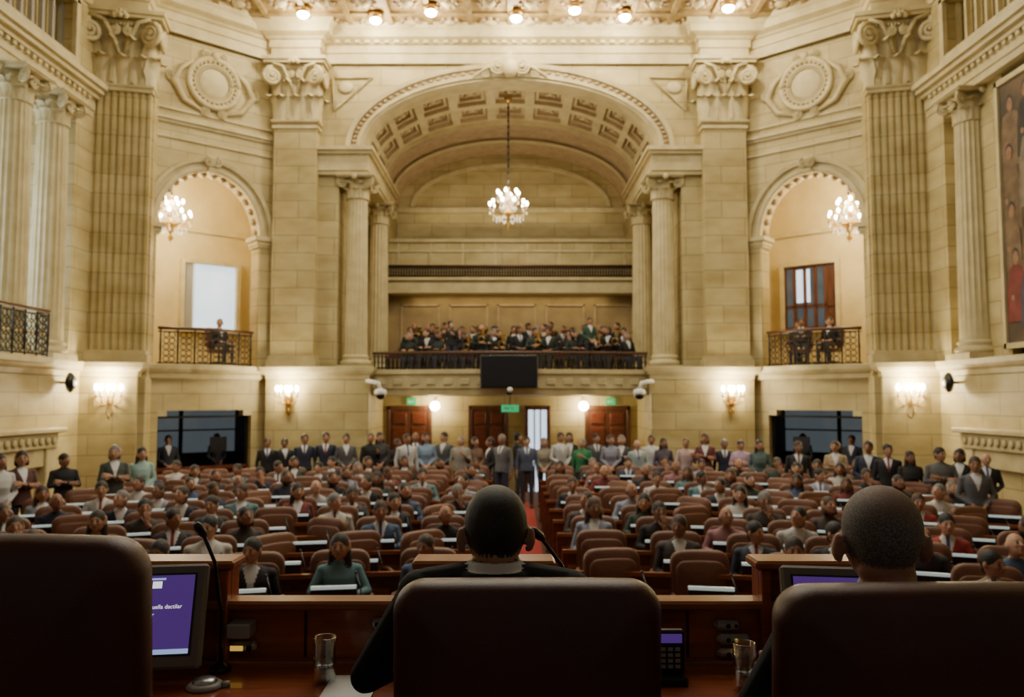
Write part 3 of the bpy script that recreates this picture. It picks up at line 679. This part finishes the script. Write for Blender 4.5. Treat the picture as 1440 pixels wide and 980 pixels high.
_h.ell((0,.045,0),(.04,.052,.014),'skin'); _h.cap((0,-.015,0),.024,(0,.02,0),.026,'skin')
for x,L,r in((-.030,.066,.0088),(-.010,.074,.009),(.011,.069,.0086),(.030,.054,.0078)):
    p=V((x,.085,0)); q=p+V((x*.12,L*.42,-L*.10)); t=q+V((0,L*.30,-L*.18)); u=t+V((0,L*.18,-L*.20))
    _h.cap(p,r,q,r*.95,'skin',8,4); _h.cap(q,r*.95,t,r*.88,'skin',8,3); _h.cap(t,r*.88,u,r*.75,'skin',8,3)
_h.cap((-.028,.02,-.004),.013,(-.058,.055,-.012),.011,'skin',8,4); _h.cap((-.058,.055,-.012),.011,(-.062,.085,-.02),.0085,'skin',8,3)
HV,HF,HL,HC=_h.remesh(.0055,2)
LAB={'skin':SKIN,'hair':HAIR,'top':TOP,'pants':PANTS,'shoe':SHOE,'shirt':SHIRT,'tie':TIE,'eye':EYE,'lip':LIP}
def person(name,seated=True,female=False,arms='desk',hair='short',suit=True,turn=0,nod=0,vox=.012,lean=0,fg=False,lab=None,elbow=.26,wide=1.0,drop=0,fwd=0,hs=1.0,hunch=0):
    L=dict(LAB); L.update(lab or {})
    P=Prims(); dz=0 if seated else .40; k=(.9 if female else 1.0)*wide
    ly=lambda z: -lean*(z-.5)
    T=lambda x,y,z:(x,y+ly(z),z+dz)
    bust=.018 if female else 0
    rs=[(0,0,.48,.165,.125),(0,0,.58,.16,.12),(0,.0,.68,.150*(.93 if female else 1),.114),(0,0-bust*.5,.80,.166*k,.122+bust),(0,.005,.90,.182*k,.122+bust*.6),(0,.01,.955,.182*k,.105),(0,.015,.995,.150*k,.088),(0,.018,1.025,.105*k,.07),(0,.015,1.05,.064,.058)]
    P.loft([(x,y+ly(z),z+dz,a,b) for x,y,z,a,b in rs],'top')
    P.ell((0,0,.53+dz),(.150,.11,.09),'pants' if not fg else 'top')
    P.cap(T(0,.02,1.02),.054,T(0,.008-fwd*.6,1.12-drop),.05,'skin')
    sh={}
    for s in(-1,1):
        S_=T(s*.175*k,.012,.958+hunch*.6); P.ell(S_,(.060,.06,.054),'top')
        P.cap(T(s*.05,.02,1.002+hunch*.3),.038+hunch*.2,T(s*.165*k,.014,.968+hunch*.7),.043,'top')
        if hunch: P.cap(T(s*.07,.03,.97),.06,T(s*.17*k,.02,.945+hunch*.5),.058,'top')
        if arms=='desk': E=T(s*elbow,-.07,.765); W=V((s*.11,-.36,.79+dz))
        elif arms=='lap': E=T(s*.24,.03,.70); W=V((s*.08,-.22,.66+dz))
        elif arms=='chin': E=(T(s*.2,-.2,.80) if s>0 else T(s*.25,-.07,.765)); W=(V((.05,-.19+ly(1.05),1.01)) if s>0 else V((-.10,-.36,.79)))
        elif arms=='sides': E=T(s*.235*k,.03,.70); W=V((s*.245*k,-.02,.455+dz))
        elif arms=='crossed': E=T(s*.24*k,-.04,.73); W=V((-s*.07,-.19-.03*s,.79+dz+.02*s))
        elif arms=='clasped': E=T(s*.245*k,.0,.71); W=V((s*.055,-.19,.56+dz))
        elif arms=='phone': E=T(s*.235*k,.0,.72) ; W=(V((.06,-.27,.88+dz)) if s>0 else V((-.245*k,-.02,.455+dz)))
        P.cap(S_,.054,E,.042,'top'); e2=V(E); P.cap(E,.042,e2.lerp(W,.88),.031,'top'); P.cap(e2.lerp(W,.85),.026,W,.024,'skin',10,3)
        sh[s]=(e2,W)
        if seated:
            P.cap((s*.09,0,.53),.086,(s*.13,-.43,.53),.062,'pants'); P.cap((s*.13,-.43,.53),.060,(s*.13,-.42,.12),.043,'pants'); P.cap((s*.13,-.40,.055),.042,(s*.14,-.58,.042),.036,'shoe')
        else:
            P.cap((s*.088,0,.93),.088,(s*.10,-.01,.50),.060,'pants'); P.cap((s*.10,-.01,.50),.060,(s*.105,.02,.11),.045,'pants'); P.cap((s*.105,.03,.052),.042,(s*.12,-.15,.042),.036,'shoe')
    hc=V(T(0,-.012-fwd,1.185-drop)); H=Matrix.Translation(hc)@Matrix.Diagonal((1,1,hs,1))@Matrix.Rotation(turn,4,'Z')@Matrix.Rotation(-nod,4,'X'); P.H=H
    P.ell((0,0,0),(.076,.094,.108),'skin',24,18); P.ell((0,-.028,-.050),(.058,.062,.060),'skin',20,14); P.ell((0,-.072,-.090),(.026,.018,.018),'skin')
    P.cap((0,-.09,.012),.010,(0,-.112,-.028),.015,'skin',8,4); P.ell((0,-.088,-.056),(.026,.012,.014),'skin')
    for s in(-1,1):
        if fg:
            R3=Matrix.Rotation(s*.5,3,'Z')@Matrix.Rotation(-s*.12,3,'Y')
            P.ell((s*.090,.012,-.018),(.009,.020,.034),'skin',14,10,R3); P.ell((s*.096,.022,-.010),(.006,.012,.026),'skin',10,8,R3); P.ell((s*.086,.004,-.046),(.008,.010,.012),'skin',10,6)
        else: P.ell((s*.083,.008,-.012),(.012,.020,.033),'skin',10,8,Matrix.Rotation(s*.35,3,'Z'))
        P.ell((s*.034,-.078,-.02),(.02,.014,.018),'skin',10,6)
    hr='hair'
    if fg:
        P.ell((0,.012,.028),(.082,.098,.095),hr,32,24); P.ell((0,.050,-.004),(.066,.050,.054),hr,24,18)
        P.ell((0,.020,.014),(.081,.070,.053),hr,28,18); P.ell((0,.01,.055),(.072,.085,.066),hr,28,18)
        P.ell((0,.045,-.055),(.058,.045,.055),'skin',24,16)
    elif hair!='bald':
        P.ell((0,.018,.026),(.085,.100,.100),hr,20,14)
        P.ell((0,.055,-.045),(.064,.045,.062),hr)
    else:
        P.ell((0,.040,-.010),(.083,.072,.06),hr,20,12)
    if hair=='long':
        for s in(-1,1): P.cap((s*.070,.02,.03),.030,(s*.080,.012,-.17),.036,hr)
        P.ell((0,.05,-.08),(.088,.055,.13),hr)
    elif hair=='bob':
        for s in(-1,1): P.cap((s*.072,.01,.03),.030,(s*.074,.0,-.09),.028,hr)
        P.ell((0,.04,-.04),(.09,.065,.09),hr)
    P.H=None
    if fg:
        P.loft([(0,.018,1.015+dz,.088,.080),(0,.018,1.045+dz,.070,.068),(0,.012,1.064+dz,.065,.064)],'shirt',36,5)
        P.loft([(0,.022,.97+dz,.150,.10),(0,.026,1.01+dz,.108,.092),(0,.028,1.046+dz,.078,.078)],'top',36,6)
    vs,fs,lb,ce=P.remesh(vox,2)
    out=[]
    for l,c in zip(lb,ce):
        if suit and l=='top' and c.y<ly(.9)-.03 and not fg:
            z=c.z-dz; q=abs(c.x)
            if z>.80 and q<(z-.80)*.32+.004: l='tie' if (suit=='tie' and q<.02) else 'shirt'
        out.append(l)
    mb=MB(); mb.mats=[]
    by={}
    for f,l in zip(fs,out): by.setdefault(l,[]).append(f)
    mb.v=vs
    for l,ff in by.items():
        mb.mats.append(L[l]); i=len(mb.mats)-1
        for f in ff: mb.f.append(list(f)); mb.mi.append(i); mb.sm.append(True)
    for s in(-1,1):
        e,W=sh[s]; d=(W-e).normalized()
        if arms in('desk','lap') : d=V((d.x*.6,d.y,0)).normalized(); n=V((0,0,1))
        elif arms=='sides' or (arms=='phone' and s<0): n=V((s,0,0))
        elif arms=='chin' and s>0: d=V((0,.05,1)).normalized(); n=V((0,-1,0))
        else: n=V((0,-1,.3))
        y=d; x=y.cross(n).normalized(); z=x.cross(y)
        fl=-1 if s<0 else 1
        Mh=Matrix(((x.x*fl,y.x,z.x,W.x),(x.y*fl,y.y,z.y,W.y),(x.z*fl,y.z,z.z,W.z),(0,0,0,1)))
        mb.M=Mh; mb.add(HV,HF,L['skin'],True)
    mb.M=H
    for s in(-1,1):
        mb.ell((s*.031,-.090,.002),(.012,.006,.006),EYE,8,5); mb.ell((s*.031,-.091,.024),(.018,.006,.004),L['hair'],8,4)
    mb.ell((0,-.099,-.058),(.022,.006,.006),LIP,8,5)
    mb.M=Matrix()
    me=bpy.data.meshes.new(name); me.from_pydata(mb.v,[],mb.f)
    for m in mb.mats: me.materials.append(m)
    me.polygons.foreach_set('material_index',mb.mi); me.polygons.foreach_set('use_smooth',[True]*len(mb.f)); me.update()
    return me
SEAT=[person('seated_man_a',arms='desk',suit='tie',turn=.1,lean=.12),
 person('seated_man_b',arms='lap',suit=True,turn=-.35),
 person('seated_man_c',arms='chin',suit=False,turn=.2,nod=.1,lean=.15),
 person('seated_man_d',arms='desk',suit=False,hair='bald',turn=.4,lean=.2,nod=.35),
 person('seated_woman_a',female=True,arms='desk',hair='long',suit=False,turn=-.15,lean=.1),
 person('seated_woman_b',female=True,arms='lap',hair='long',suit=True,turn=.3),
 person('seated_woman_c',female=True,arms='desk',hair='bob',suit=False,turn=.5,lean=.15,nod=.25),
 person('seated_man_e',arms='lap',suit='tie',turn=.7),
 person('seated_man_f',arms='desk',suit=True,turn=-.6,lean=.28,nod=.3)]
STND=[person('standing_man_a',False,arms='sides',suit='tie',turn=.2),
 person('standing_man_b',False,arms='clasped',suit=True,turn=-.2),
 person('standing_man_c',False,arms='crossed',suit=False,turn=.5),
 person('standing_man_d',False,arms='phone',suit=False,turn=-.5,nod=.3),
 person('standing_woman_a',False,True,arms='clasped',hair='long',suit=False,turn=.3),
 person('standing_woman_b',False,True,arms='crossed',hair='bob',suit=True,turn=-.3),
 person('standing_man_e',False,arms='clasped',suit='tie',hair='bald',turn=.1)]
PAL=[(.02,.022,.035),(.03,.03,.035),(.015,.015,.018),(.04,.05,.08),(.07,.07,.075),(.40,.40,.40),(.25,.28,.36),(.16,.03,.03),(.06,.10,.18),(.22,.18,.12),(.03,.03,.035),(.30,.15,.16),(.04,.06,.045),(.48,.46,.42),(.02,.02,.04),(.012,.012,.014),(.05,.04,.035),(.02,.025,.05),(.32,.04,.04),(.10,.20,.22)]
# ------------------------------------------------------------------ chairs
def slab(mb,w,h,t,rc,M,m,n=7,dome=.0,arc=0.0,puff=.02):
    old=mb.M; mb.M=old@M; rows=[]
    def outline(ins):
        a,b=w/2-ins,h/2-ins; r=max(rc-ins,.012); pts=[]
        for cx,cz,a0 in((a-r,b-r,0),(-a+r,b-r,pi/2),(-a+r,-b+r,pi),(a-r,-b+r,3*pi/2)):
            for k in range(n): q=a0+pi/2*k/(n-1); pts.append([cx+r*math.cos(q),cz+r*math.sin(q)])
        res=[]
        for i,p in enumerate(pts):
            q=pts[(i+1)%len(pts)]; res.append(p)
            if i%n==n-1:
                for k in range(1,6): res.append([p[0]+(q[0]-p[0])*k/6,p[1]+(q[1]-p[1])*k/6])
        return res
    e=t*.42
    prof=[(min(w,h)*.40,-t/2-puff),(min(w,h)*.25,-t/2-puff*.8),(min(w,h)*.12,-t/2-puff*.4),(e,-t/2),(e*.45,-t/2+e*.12),(e*.12,-t/2+e*.45),(0,-t/2+e)]
    prof=prof+[(i,-y) for i,y in reversed(prof)]
    for ins,y in prof:
        rows.append([(x,y-arc*(x/(w/2))**2,z+dome*(1-(x/(w/2))**2)*(1 if z>0 else 0)*(z/(h/2))) for x,z in outline(ins)])
    mb.grid(rows,m,True,True,True); mb.M=old
def chair_mesh(name,leather,topz,w,hb,fine=False):
    mb=MB(); T=Matrix.Translation; R=lambda a:Matrix.Rotation(a,4,'X')
    slab(mb,w,hb,.11,.07 if fine else .10,T((0,.27,topz-hb/2-.012))@R(-.07),leather,9 if fine else 5,.012,.03,.02)
    slab(mb,w*.84,hb*.80,.06,.08,T((0,.205,topz-hb/2-.04))@R(-.07),leather,5,.01,.02,.02)
    slab(mb,w*.9,.52,.11,.09,T((0,-.02,.42))@R(pi/2),leather,5,0,0,.02)
    for s in(-1,1):
        mb.tube([(s*(w/2-.02),.2,.66),(s*(w/2+.01),0,.68),(s*(w/2+.01),-.2,.66)],.028,leather,8)
        mb.tube([(s*(w/2+.01),-.17,.65),(s*(w/2+.01),-.15,.5),(s*(w/2-.08),-.1,.38)],.018,BLK,6)
    mb.box(-.06,.06,.22,.30,.36,.6,BLK,.01)
    mb.lathe([(.03,.08),(.03,.36)],(0,0,0),BLK,10)
    for k in range(5):
        a=2*pi*k/5+.3; c,s_=math.cos(a),math.sin(a)
        mb.tube([(0,0,.12),(c*.28,s_*.28,.075)],[.03,.02],BLK,6); mb.ell((c*.28,s_*.28,.03),(.022,.022,.03),BLK,8,6)
    me=bpy.data.meshes.new(name); me.from_pydata(mb.v,[],mb.f)
    for m in mb.mats: me.materials.append(m)
    me.polygons.foreach_set('material_index',mb.mi); me.polygons.foreach_set('use_smooth',mb.sm); me.update(); return me
CH=chair_mesh('delegate_chair',LEA,1.07,.56,.58)
# ------------------------------------------------------------------ hall seating
CY=-3.0; sp=.74
for ri in range(10):
    Rr=10.0+ri*1.08
    for side in(-1,1):
        mb=MB()
        th0=math.asin((.35 if side<0 else .62)/Rr); ths=[]; th=th0+sp/2/Rr
        while True:
            x=Rr*math.sin(th); y=CY+Rr*math.cos(th)
            if x>6.95 or x>.78*y+.6: break
            ths.append(th); th+=sp/Rr
        if not ths: continue
        t0,t1=th0,ths[-1]+sp/2/Rr; n=len(ths)*2
        def arc(r,z): return [(side*r*math.sin(t0+(t1-t0)*i/n),CY+r*math.cos(t0+(t1-t0)*i/n),z) for i in range(n+1)]
        mb.grid([arc(Rr+.2,.71),arc(Rr+.2,.75),arc(Rr-.24,.75),arc(Rr-.26,.86),arc(Rr-.30,.86),arc(Rr-.30,.82)],WOODT,False)
        mb.grid([arc(Rr-.28,.84),arc(Rr-.28,.02),arc(Rr-.25,.02),arc(Rr-.25,.71),arc(Rr+.2,.71)],WOOD,False)
        for te in(t0,t1):
            c,s_=math.cos(te),math.sin(te); 
            P=[(r,z) for r,z in((Rr-.28,0),(Rr+.18,0),(Rr+.2,.75),(Rr-.29,.86))]
            mb.add([(side*r*s_,CY+r*c,z) for r,z in P],[(0,1,2,3)],WOOD)
        for t in ths:
            mb.M=Matrix.Translation((0,CY,0))@Matrix.Rotation(-side*t,4,'Z')@Matrix.Translation((0,Rr,0))
            mb.box(-.19,.19,-.19,-.09,.75,.95,BLK,.01); mb.box(-.185,.185,-.200,-.175,.935,.962,PLATE)
            mb.tube([(.22,-.1,.75),(.22,-.1,.9),(.18,-.02,1.02)],.006,BLK,4); mb.ell((.175,-.01,1.03),(.012,.02,.012),BLK,6,4)
            mb.box(-.31,.31,-.285,-.280,.15,.70,WOODT)
            mb.M=Matrix()
        mb.obj('delegate_desk')
        for t in ths:
            rs_=Rr+.60; x=side*rs_*math.sin(t); y=CY+rs_*math.cos(t)
            occ=random.random()<.68; jit=random.uniform(-.12,.12) if occ else random.uniform(-.8,.8)
            inst('delegate_chair',CH,(x,y,0),-side*t+jit)
            if occ:
                me=random.choice(SEAT)
                inst('seated_woman' if 'woman' in me.name else 'seated_man',me,(x,y-.0,0),-side*t+jit*.5,random.uniform(.95,1.02),random.choice(PAL))
# ------------------------------------------------------------------ standing people
def stand(px,Y,m,col,face=0,sc=None):
    x=.05+(px-720)/1120*Y; me=STND[m]; f=math.atan2(x,Y)
    inst('standing_woman' if 'woman' in me.name else 'standing_man',me,(x,Y,0),-f+face,sc or random.uniform(.93,1.03),col)
K=(.012,.012,.014);N=(.02,.025,.05);W=(.5,.5,.5);G=(.09,.09,.10)
for a in[(5,12.0,4,W,.3),(35,12.4,5,(.08,.03,.03),.4),(95,13.5,2,K,.2),(165,13.6,5,(.05,.06,.05),.1),(203,14.4,4,(.30,.45,.42),0),
 (378,18.6,0,K,0),(402,18.7,1,K,.2),(430,18.5,0,N,0),(460,18.6,0,N,-.1),(488,18.6,1,G,.1),(522,18.9,3,K,.5),(535,19.3,4,(.05,.05,.06),0),(560,18.8,2,K,.4),(573,18.1,0,W,.3),(600,18.8,4,(.2,.28,.4),0),(585,19.2,6,K,0),
 (625,19.0,1,G,-.5),(648,18.7,3,(.3,.28,.25),0),(668,18.9,4,(.15,.09,.06),.4),(690,18.2,1,K,-1.2),(706,17.9,0,(.12,.12,.13),-.6),(741,18.6,0,(.08,.10,.16),0),(728,19.6,2,K,1.5),(765,18.9,4,(.3,.26,.2),0),(788,18.8,1,W,.5),
 (800,19.2,5,K,.3),(818,18.5,3,(.03,.20,.08),-.2),(838,18.9,0,G,.2),(858,18.7,4,(.25,.25,.32),0),(873,18.9,5,(.06,.06,.08),0),(895,18.3,6,(.30,.38,.40),.3),(915,18.8,1,W,.2),(932,18.6,4,(.08,.06,.09),0),
 (963,18.4,3,(.5,.36,.36),.4),(990,18.2,5,(.12,.03,.035),0),(1017,18.2,0,N,.1),(1040,17.8,2,(.4,.28,.4),-.2),(1066,17.2,4,(.07,.11,.11),0),(1120,15.8,0,K,.1),(1172,16.2,5,(.35,.27,.17),0),(1218,15.0,1,N,0),(1245,14.6,0,K,.1),(1276,14.2,4,K,.2),(1318,13.4,2,(.10,.10,.10),.2),(1345,13.6,5,K,0),(1366,11.8,1,(.10,.10,.11),.3),(1382,13.8,6,K,.2)]:
    stand(a[0],a[1],a[2],a[3],a[4] if len(a)>4 else 0)
# niche and booth onlookers
for s in(-1,1):
    M=BM if s<0 else MIR@BM
    for lx,ly_,me,dr in (((2.05,.70,SEAT[1],.3),) if s<0 else ((2.0,.62,SEAT[0],.2),(1.35,.75,SEAT[5],-.2),(2.35,1.3,SEAT[1],.1))):
        p=M@V((lx,ly_,3.3)); inst('niche_onlooker',me,(p.x,p.y,3.325),-s*.6+dr,.92,K); inst('niche_chair',CH,(p.x,p.y,3.325),-s*.6+dr,.92)
    for lx,ly_,mi in((.95,.9,1),(2.2,1.1,4)):
        p=M@V((lx,ly_,0)); inst('booth_attendant',STND[mi],(p.x,p.y,0),-s*.6,.97,(.03,.03,.04))
# band
mb=MB()
for r in range(4):
    mb.box(-3.3,3.3,20.95+r*.8,21.25+r*.8,3.58+r*.12,3.64+r*.12,WOOD); 
    for k in range(8): mb.box(-3.25+k*.92,-3.20+k*.92,21.0+r*.8,21.2+r*.8,3.25,3.58+r*.12,IRON)
mb.obj('gallery_bench')
hb=MB()
P=[(.08*math.cos(t*.35),.0+.007*t,.08*math.sin(t*.35)) for t in range(30)]
hb.tube(P,.012,GOLD,6); hb.tube([(.07,.15,-.03),(.07,.05,.03),(.06,0,.1)],[.012,.016,.02],GOLD,8)
hb.lathe([(.02,0),(.035,.07),(.06,.12),(.11,.16),(.105,.162),(.05,.12),(.03,.07)],(.06,0,.09),GOLD,14)
me0=hb.obj('brass_horn',loc=(0,0,-50)); HM=me0.data; bpy.data.objects.remove(me0)
for r in range(4):
    for k in range(14):
        x=-3.25+k*.49+random.uniform(-.14,.14); y=21.05+r*.8+random.uniform(-.12,.12); z=3.12+r*.12+random.uniform(-.10,.10)
        if abs(x)>3.25: continue
        inst('gallery_musician',random.choice(SEAT),(x,y,z),random.uniform(-.6,.6),.96,random.choice([(.012,.015,.012),(.015,.022,.018),K,K,(.015,.015,.022),(.02,.035,.028)]))
        if random.random()<.3: inst('brass_horn',HM,(x+.05,y-.36,z+.86),random.uniform(-.6,.6),1)
inst('gallery_onlooker',STND[1],(2.05,20.5,3.26),.4,.80,(.03,.07,.05))
inst('gallery_onlooker',STND[3],(-1.5,20.45,3.26),0,.72,K)
# ------------------------------------------------------------------ dais (foreground)
mb=MB(); mb.box(-6,6,-2.5,3.1,0,.9,WOOD); mb.box(-6,6,-2.5,3.1,.9,.905,CARP); mb.obj('dais_platform')
mb=MB()
mb.box(-2.6,2.6,2.30,2.64,1.61,1.65,WOODF,.006); mb.box(-2.6,2.6,2.64,2.69,.905,1.83,WOODF); mb.box(-2.6,2.6,2.595,2.69,1.825,1.855,WOODT,.008)
mb.box(-2.6,2.6,2.60,2.66,1.645,1.665,WOODT,.004); mb.box(-2.6,2.6,2.30,2.33,1.52,1.61,WOODF)
for x in(-2.5,-1.3,-.0,1.25,2.5): mb.box(x-.03,x+.03,2.4,2.64,.905,1.61,WOODF)
for x in(-.62,.35,.62): mb.box(x-.004,x+.004,2.636,2.64,1.67,1.825,SEAM)
for x0,x1 in((-1.32,-.84),(-.27,.19),(.83,1.18)):
    mb.box(x0+.02,x1-.02,2.63,2.70,1.855,1.955,WOODF); mb.box(x0,x1,2.58,2.71,1.955,1.985,WOODT,.008); mb.box(x0+.02,x0+.05,2.59,2.63,1.66,1.955,WOODF,.004); mb.box(x1-.05,x1-.02,2.59,2.63,1.66,1.955,WOODF,.004)
mb.obj('dais_desk')
SCR=mat('screen_purple',(.04,.015,.12),.2,emit=(.060,.022,.15),es=1.0); SCB=mat('screen_bar',(.5,.6,.8),.2,emit=(.35,.5,.85),es=.8); SCW=mat('screen_text_white',(1,1,1),.3,emit=(1,1,1),es=1.0)
SCG=mat('monitor_bezel',(.20,.17,.14),.4,bump=(100,.05))
def monitor(x,y,z,yaw):
    mb=MB(); 
    mb.box(-.20,.20,-.015,.03,-.155,.15,SCG,.008); mb.box(-.172,.172,-.018,-.012,-.118,.122,BLK); mb.box(-.166,.166,-.021,-.016,-.112,.116,SCR)
    mb.box(-.166,.166,-.0225,-.02,-.112,-.098,SCB); mb.box(.045,.072,-.0225,-.02,.078,.098,SCW); mb.box(.038,.082,-.0225,-.02,.102,.108,SCB)
    mb.box(-.05,.05,.03,.06,-.155,.05,BLK,.004)
    o=mb.obj('desk_monitor'); o.location=(x,y,z); o.rotation_euler=(math.radians(-18),0,yaw)
    for k,(t,dx,dz) in enumerate((('huella dactilar',.042,.018),('trar',.032,-.004),('Coloque su',-.09,.018),('para regis',-.09,-.004))):
        c=bpy.data.curves.new('text_%d'%k,'FONT'); c.body=t; c.size=.017; c.materials.append(SCW)
        q=bpy.data.objects.new('screen_text_%d'%k,c); COL.objects.link(q); q.parent=o; q.location=(dx,-.0228,dz); q.rotation_euler=(pi/2,0,0)
monitor(-1.09,2.46,1.845,math.radians(8)); monitor(1.08,2.46,1.84,math.radians(-8))
def mic(x,y,tipx,tipy,tipz,base=True,z0=1.65):
    mb=MB()
    if base: mb.lathe([(.032,0),(.034,.01),(.02,.02),(.008,.03)],(x,y,z0),BLK,16)
    mb.tube([(x,y,z0),(x+(tipx-x)*.05,y,z0+(tipz-z0)*.4),(x+(tipx-x)*.4,y+(tipy-y)*.4,z0+(tipz-z0)*.78),(tipx,tipy,tipz)],.006,BLK,8)
    d=V((tipx-x,tipy-y,.1)).normalized(); mb.tube([V((tipx,tipy,tipz))-d*.015,V((tipx,tipy,tipz)),V((tipx,tipy,tipz))+d*.03,V((tipx,tipy,tipz))+d*.045],[.008,.013,.014,.009],BLK,12); mb.obj('gooseneck_microphone')
mic(-.865,2.56,-.90,2.48,2.09); mic(.25,2.5,.135,2.42,2.09)
def glassmat():
    m=bpy.data.materials.new('clear_glass'); m.use_nodes=True; n,l=nt(m); n.remove(n['Principled BSDF']); out=n['Material Output']
    t=n.new('ShaderNodeBsdfTransparent'); t.inputs[0].default_value=(.93,.95,.95,1); g=n.new('ShaderNodeBsdfGlossy'); g.inputs['Roughness'].default_value=.06; g.inputs[0].default_value=(1,1,1,1)
    w=n.new('ShaderNodeLayerWeight'); w.inputs[0].default_value=.45; x=n.new('ShaderNodeMixShader'); l.new(w.outputs['Facing'],x.inputs[0]); l.new(t.outputs[0],x.inputs[1]); l.new(g.outputs[0],x.inputs[2]); l.new(x.outputs[0],out.inputs[0]); return m
GLS=glassmat()
def glass(x,y,z):
    mb=MB(); mb.lathe([(.002,.0),(.030,0),(.033,.004),(.034,.135),(.0315,.135),(.0305,.014),(.002,.012)],(x,y,z),GLS,32)
    mb.lathe([(.002,.014),(.030,.014),(.031,.055),(.002,.056)],(x,y,z),GLS,32); mb.obj('water_glass')
glass(-.515,2.46,1.65); glass(.735,2.40,1.65)
mb=MB(); mb.box(-.50,-.36,2.31,2.50,1.651,1.654,WHT); mb.box(-.49,-.352,2.315,2.505,1.654,1.656,WHT); mb.obj('paper_sheets')
mb=MB(); mb.lathe([(.052,0),(.055,.006),(.045,.014),(.038,.016)],(-.86,2.42,1.65),GRY,28); mb.ell((-.86,2.42,1.667),(.036,.036,.014),SILV,20,8); mb.tube([(-.81,2.42,1.656),(-.79,2.43,1.656)],.012,GRY); mb.obj('conference_puck')
YEL=mat('yellow_indicator',(.7,.5,.08),.4,emit=(1,.6,.1),es=.6)
mb=MB(); mb.box(-.855,-.78,2.57,2.64,1.745,1.79,GRY,.004)
mb.box(-.90,-.77,2.60,2.64,1.69,1.725,SILV,.012); mb.box(-.85,-.81,2.597,2.602,1.70,1.715,YEL); mb.ell((-.79,2.598,1.708),(.010,.004,.010),BLK,10,5)
mb.obj('voting_button_panel')
mb=MB(); 
for z in(1.775,1.73,1.685): mb.box(.70 if z>1.77 else .71,.79 if z>1.77 else .82,2.61,2.642,z-.016,z+.016,SILV if z!=1.73 else GRY,.012); mb.ell((.745,2.608,z),(.008,.004,.008),BLK,8,4); mb.ell((.77,2.608,z),(.006,.004,.006),YEL if z<1.74 else BLK,8,4)
mb.obj('voting_button_panel')
mb=MB()
for z in(1.78,1.735): mb.box(-.41,-.32,2.61,2.642,z-.017,z+.017,SILV,.012); mb.ell((-.385,2.608,z),(.008,.004,.008),BLK,8,4)
mb.obj('voting_button_panel')
mb=MB(); mb.box(.43,.575,2.42,2.56,1.65,1.675,BLK,.006); mb.box(.485,.575,2.47,2.50,1.67,1.80,BLK,.006); mb.tube([(.465,2.45,1.69),(.46,2.46,1.76),(.465,2.47,1.84)],[.02,.014,.02],BLK,10); mb.box(.495,.565,2.463,2.47,1.765,1.79,SCR)
for a in range(3):
    for b in range(4): mb.box(.50+a*.022,.515+a*.022,2.463,2.47,1.69+b*.017,1.70+b*.017,GRY)
mb.obj('desk_telephone')
CF=chair_mesh('executive_chair',LEAF,1.19,.615,.66,True)
o=inst('executive_chair',CF,(.085,2.13,.905),pi); 
o=inst('executive_chair',CF,(.91,1.98,.905),pi+.03,(1.02,1,1.02))
o=inst('executive_chair',CF,(-1.04,2.02,.905),pi-.06,(1.04,1,1.10))
HAIRB=mat('hair_black_cropped',(.010,.008,.007),.5,bump=(500,1.0),var=(220,(.030,.024,.020),(1,1,1)))
HAIRG=mat('hair_grey_cropped',(.05,.045,.042),.6,bump=(500,1.0),var=(260,(.20,.18,.165),(1,1,1)))
n_,l_=nt(HAIRG); p_=n_['Principled BSDF']; src=p_.inputs['Base Color'].links[0].from_socket
tc_=n_.new('ShaderNodeTexCoord'); vm=n_.new('ShaderNodeVectorMath'); vm.operation='DISTANCE'; vm.inputs[1].default_value=(0,.04,1.265); l_.new(tc_.outputs['Object'],vm.inputs[0])
rr=n_.new('ShaderNodeValToRGB'); rr.color_ramp.elements[0].position=.03; rr.color_ramp.elements[0].color=(.6,.6,.6,1); rr.color_ramp.elements[1].position=.085; rr.color_ramp.elements[1].color=(0,0,0,1); l_.new(vm.outputs['Value'],rr.inputs[0])
mx=n_.new('ShaderNodeMix'); mx.data_type='RGBA'; l_.new(rr.outputs[0],mx.inputs[0]); l_.new(src,mx.inputs[6]); mx.inputs[7].default_value=(.30,.16,.10,1); l_.new(mx.outputs[2],p_.inputs['Base Color'])
SUIT=mat('charcoal_suit',(.008,.008,.010),.85,bump=(400,.3)); SK1=mat('skin_nape',(.38,.19,.12),.5,var=(20,(.31,.15,.09),(1,1,1)),bump=(200,.1)); SHB=mat('blue_shirt',(.25,.33,.55),.7,bump=(200,.1))
m1=person('desk_man_centre',arms='desk',suit=False,fg=True,vox=.005,lab={'hair':HAIRB,'skin':SK1,'top':SUIT,'shirt':SHIRT},elbow=.34,turn=.08,nod=.15,wide=1.08,drop=.060,fwd=.035,hs=.95,hunch=.05)
inst('seated_official',m1,(0.005,2.16,.905),pi,(1.04,.98,1.10))
m2=person('desk_man_right',arms='desk',suit=False,fg=True,vox=.005,lab={'hair':HAIRG,'skin':SK1,'top':SUIT,'shirt':SHB},elbow=.27,turn=-.15,nod=.12,wide=1.04,drop=.03,fwd=.02,hunch=.02)
inst('seated_official',m2,(.96,1.96,.905),pi,(1.14,1.05,1.085))
# ------------------------------------------------------------------ camera
cd=bpy.data.cameras.new('Camera'); cam=bpy.data.objects.new('Camera',cd); COL.objects.link(cam)
cam.location=(.05,0,2.5); cam.rotation_euler=(math.radians(90+3.68),0,0); cd.sensor_width=36; cd.lens=28; cd.clip_start=.05
cd.dof.use_dof=True; cd.dof.focus_distance=2.5; cd.dof.aperture_fstop=3.2
bpy.context.scene.camera=cam
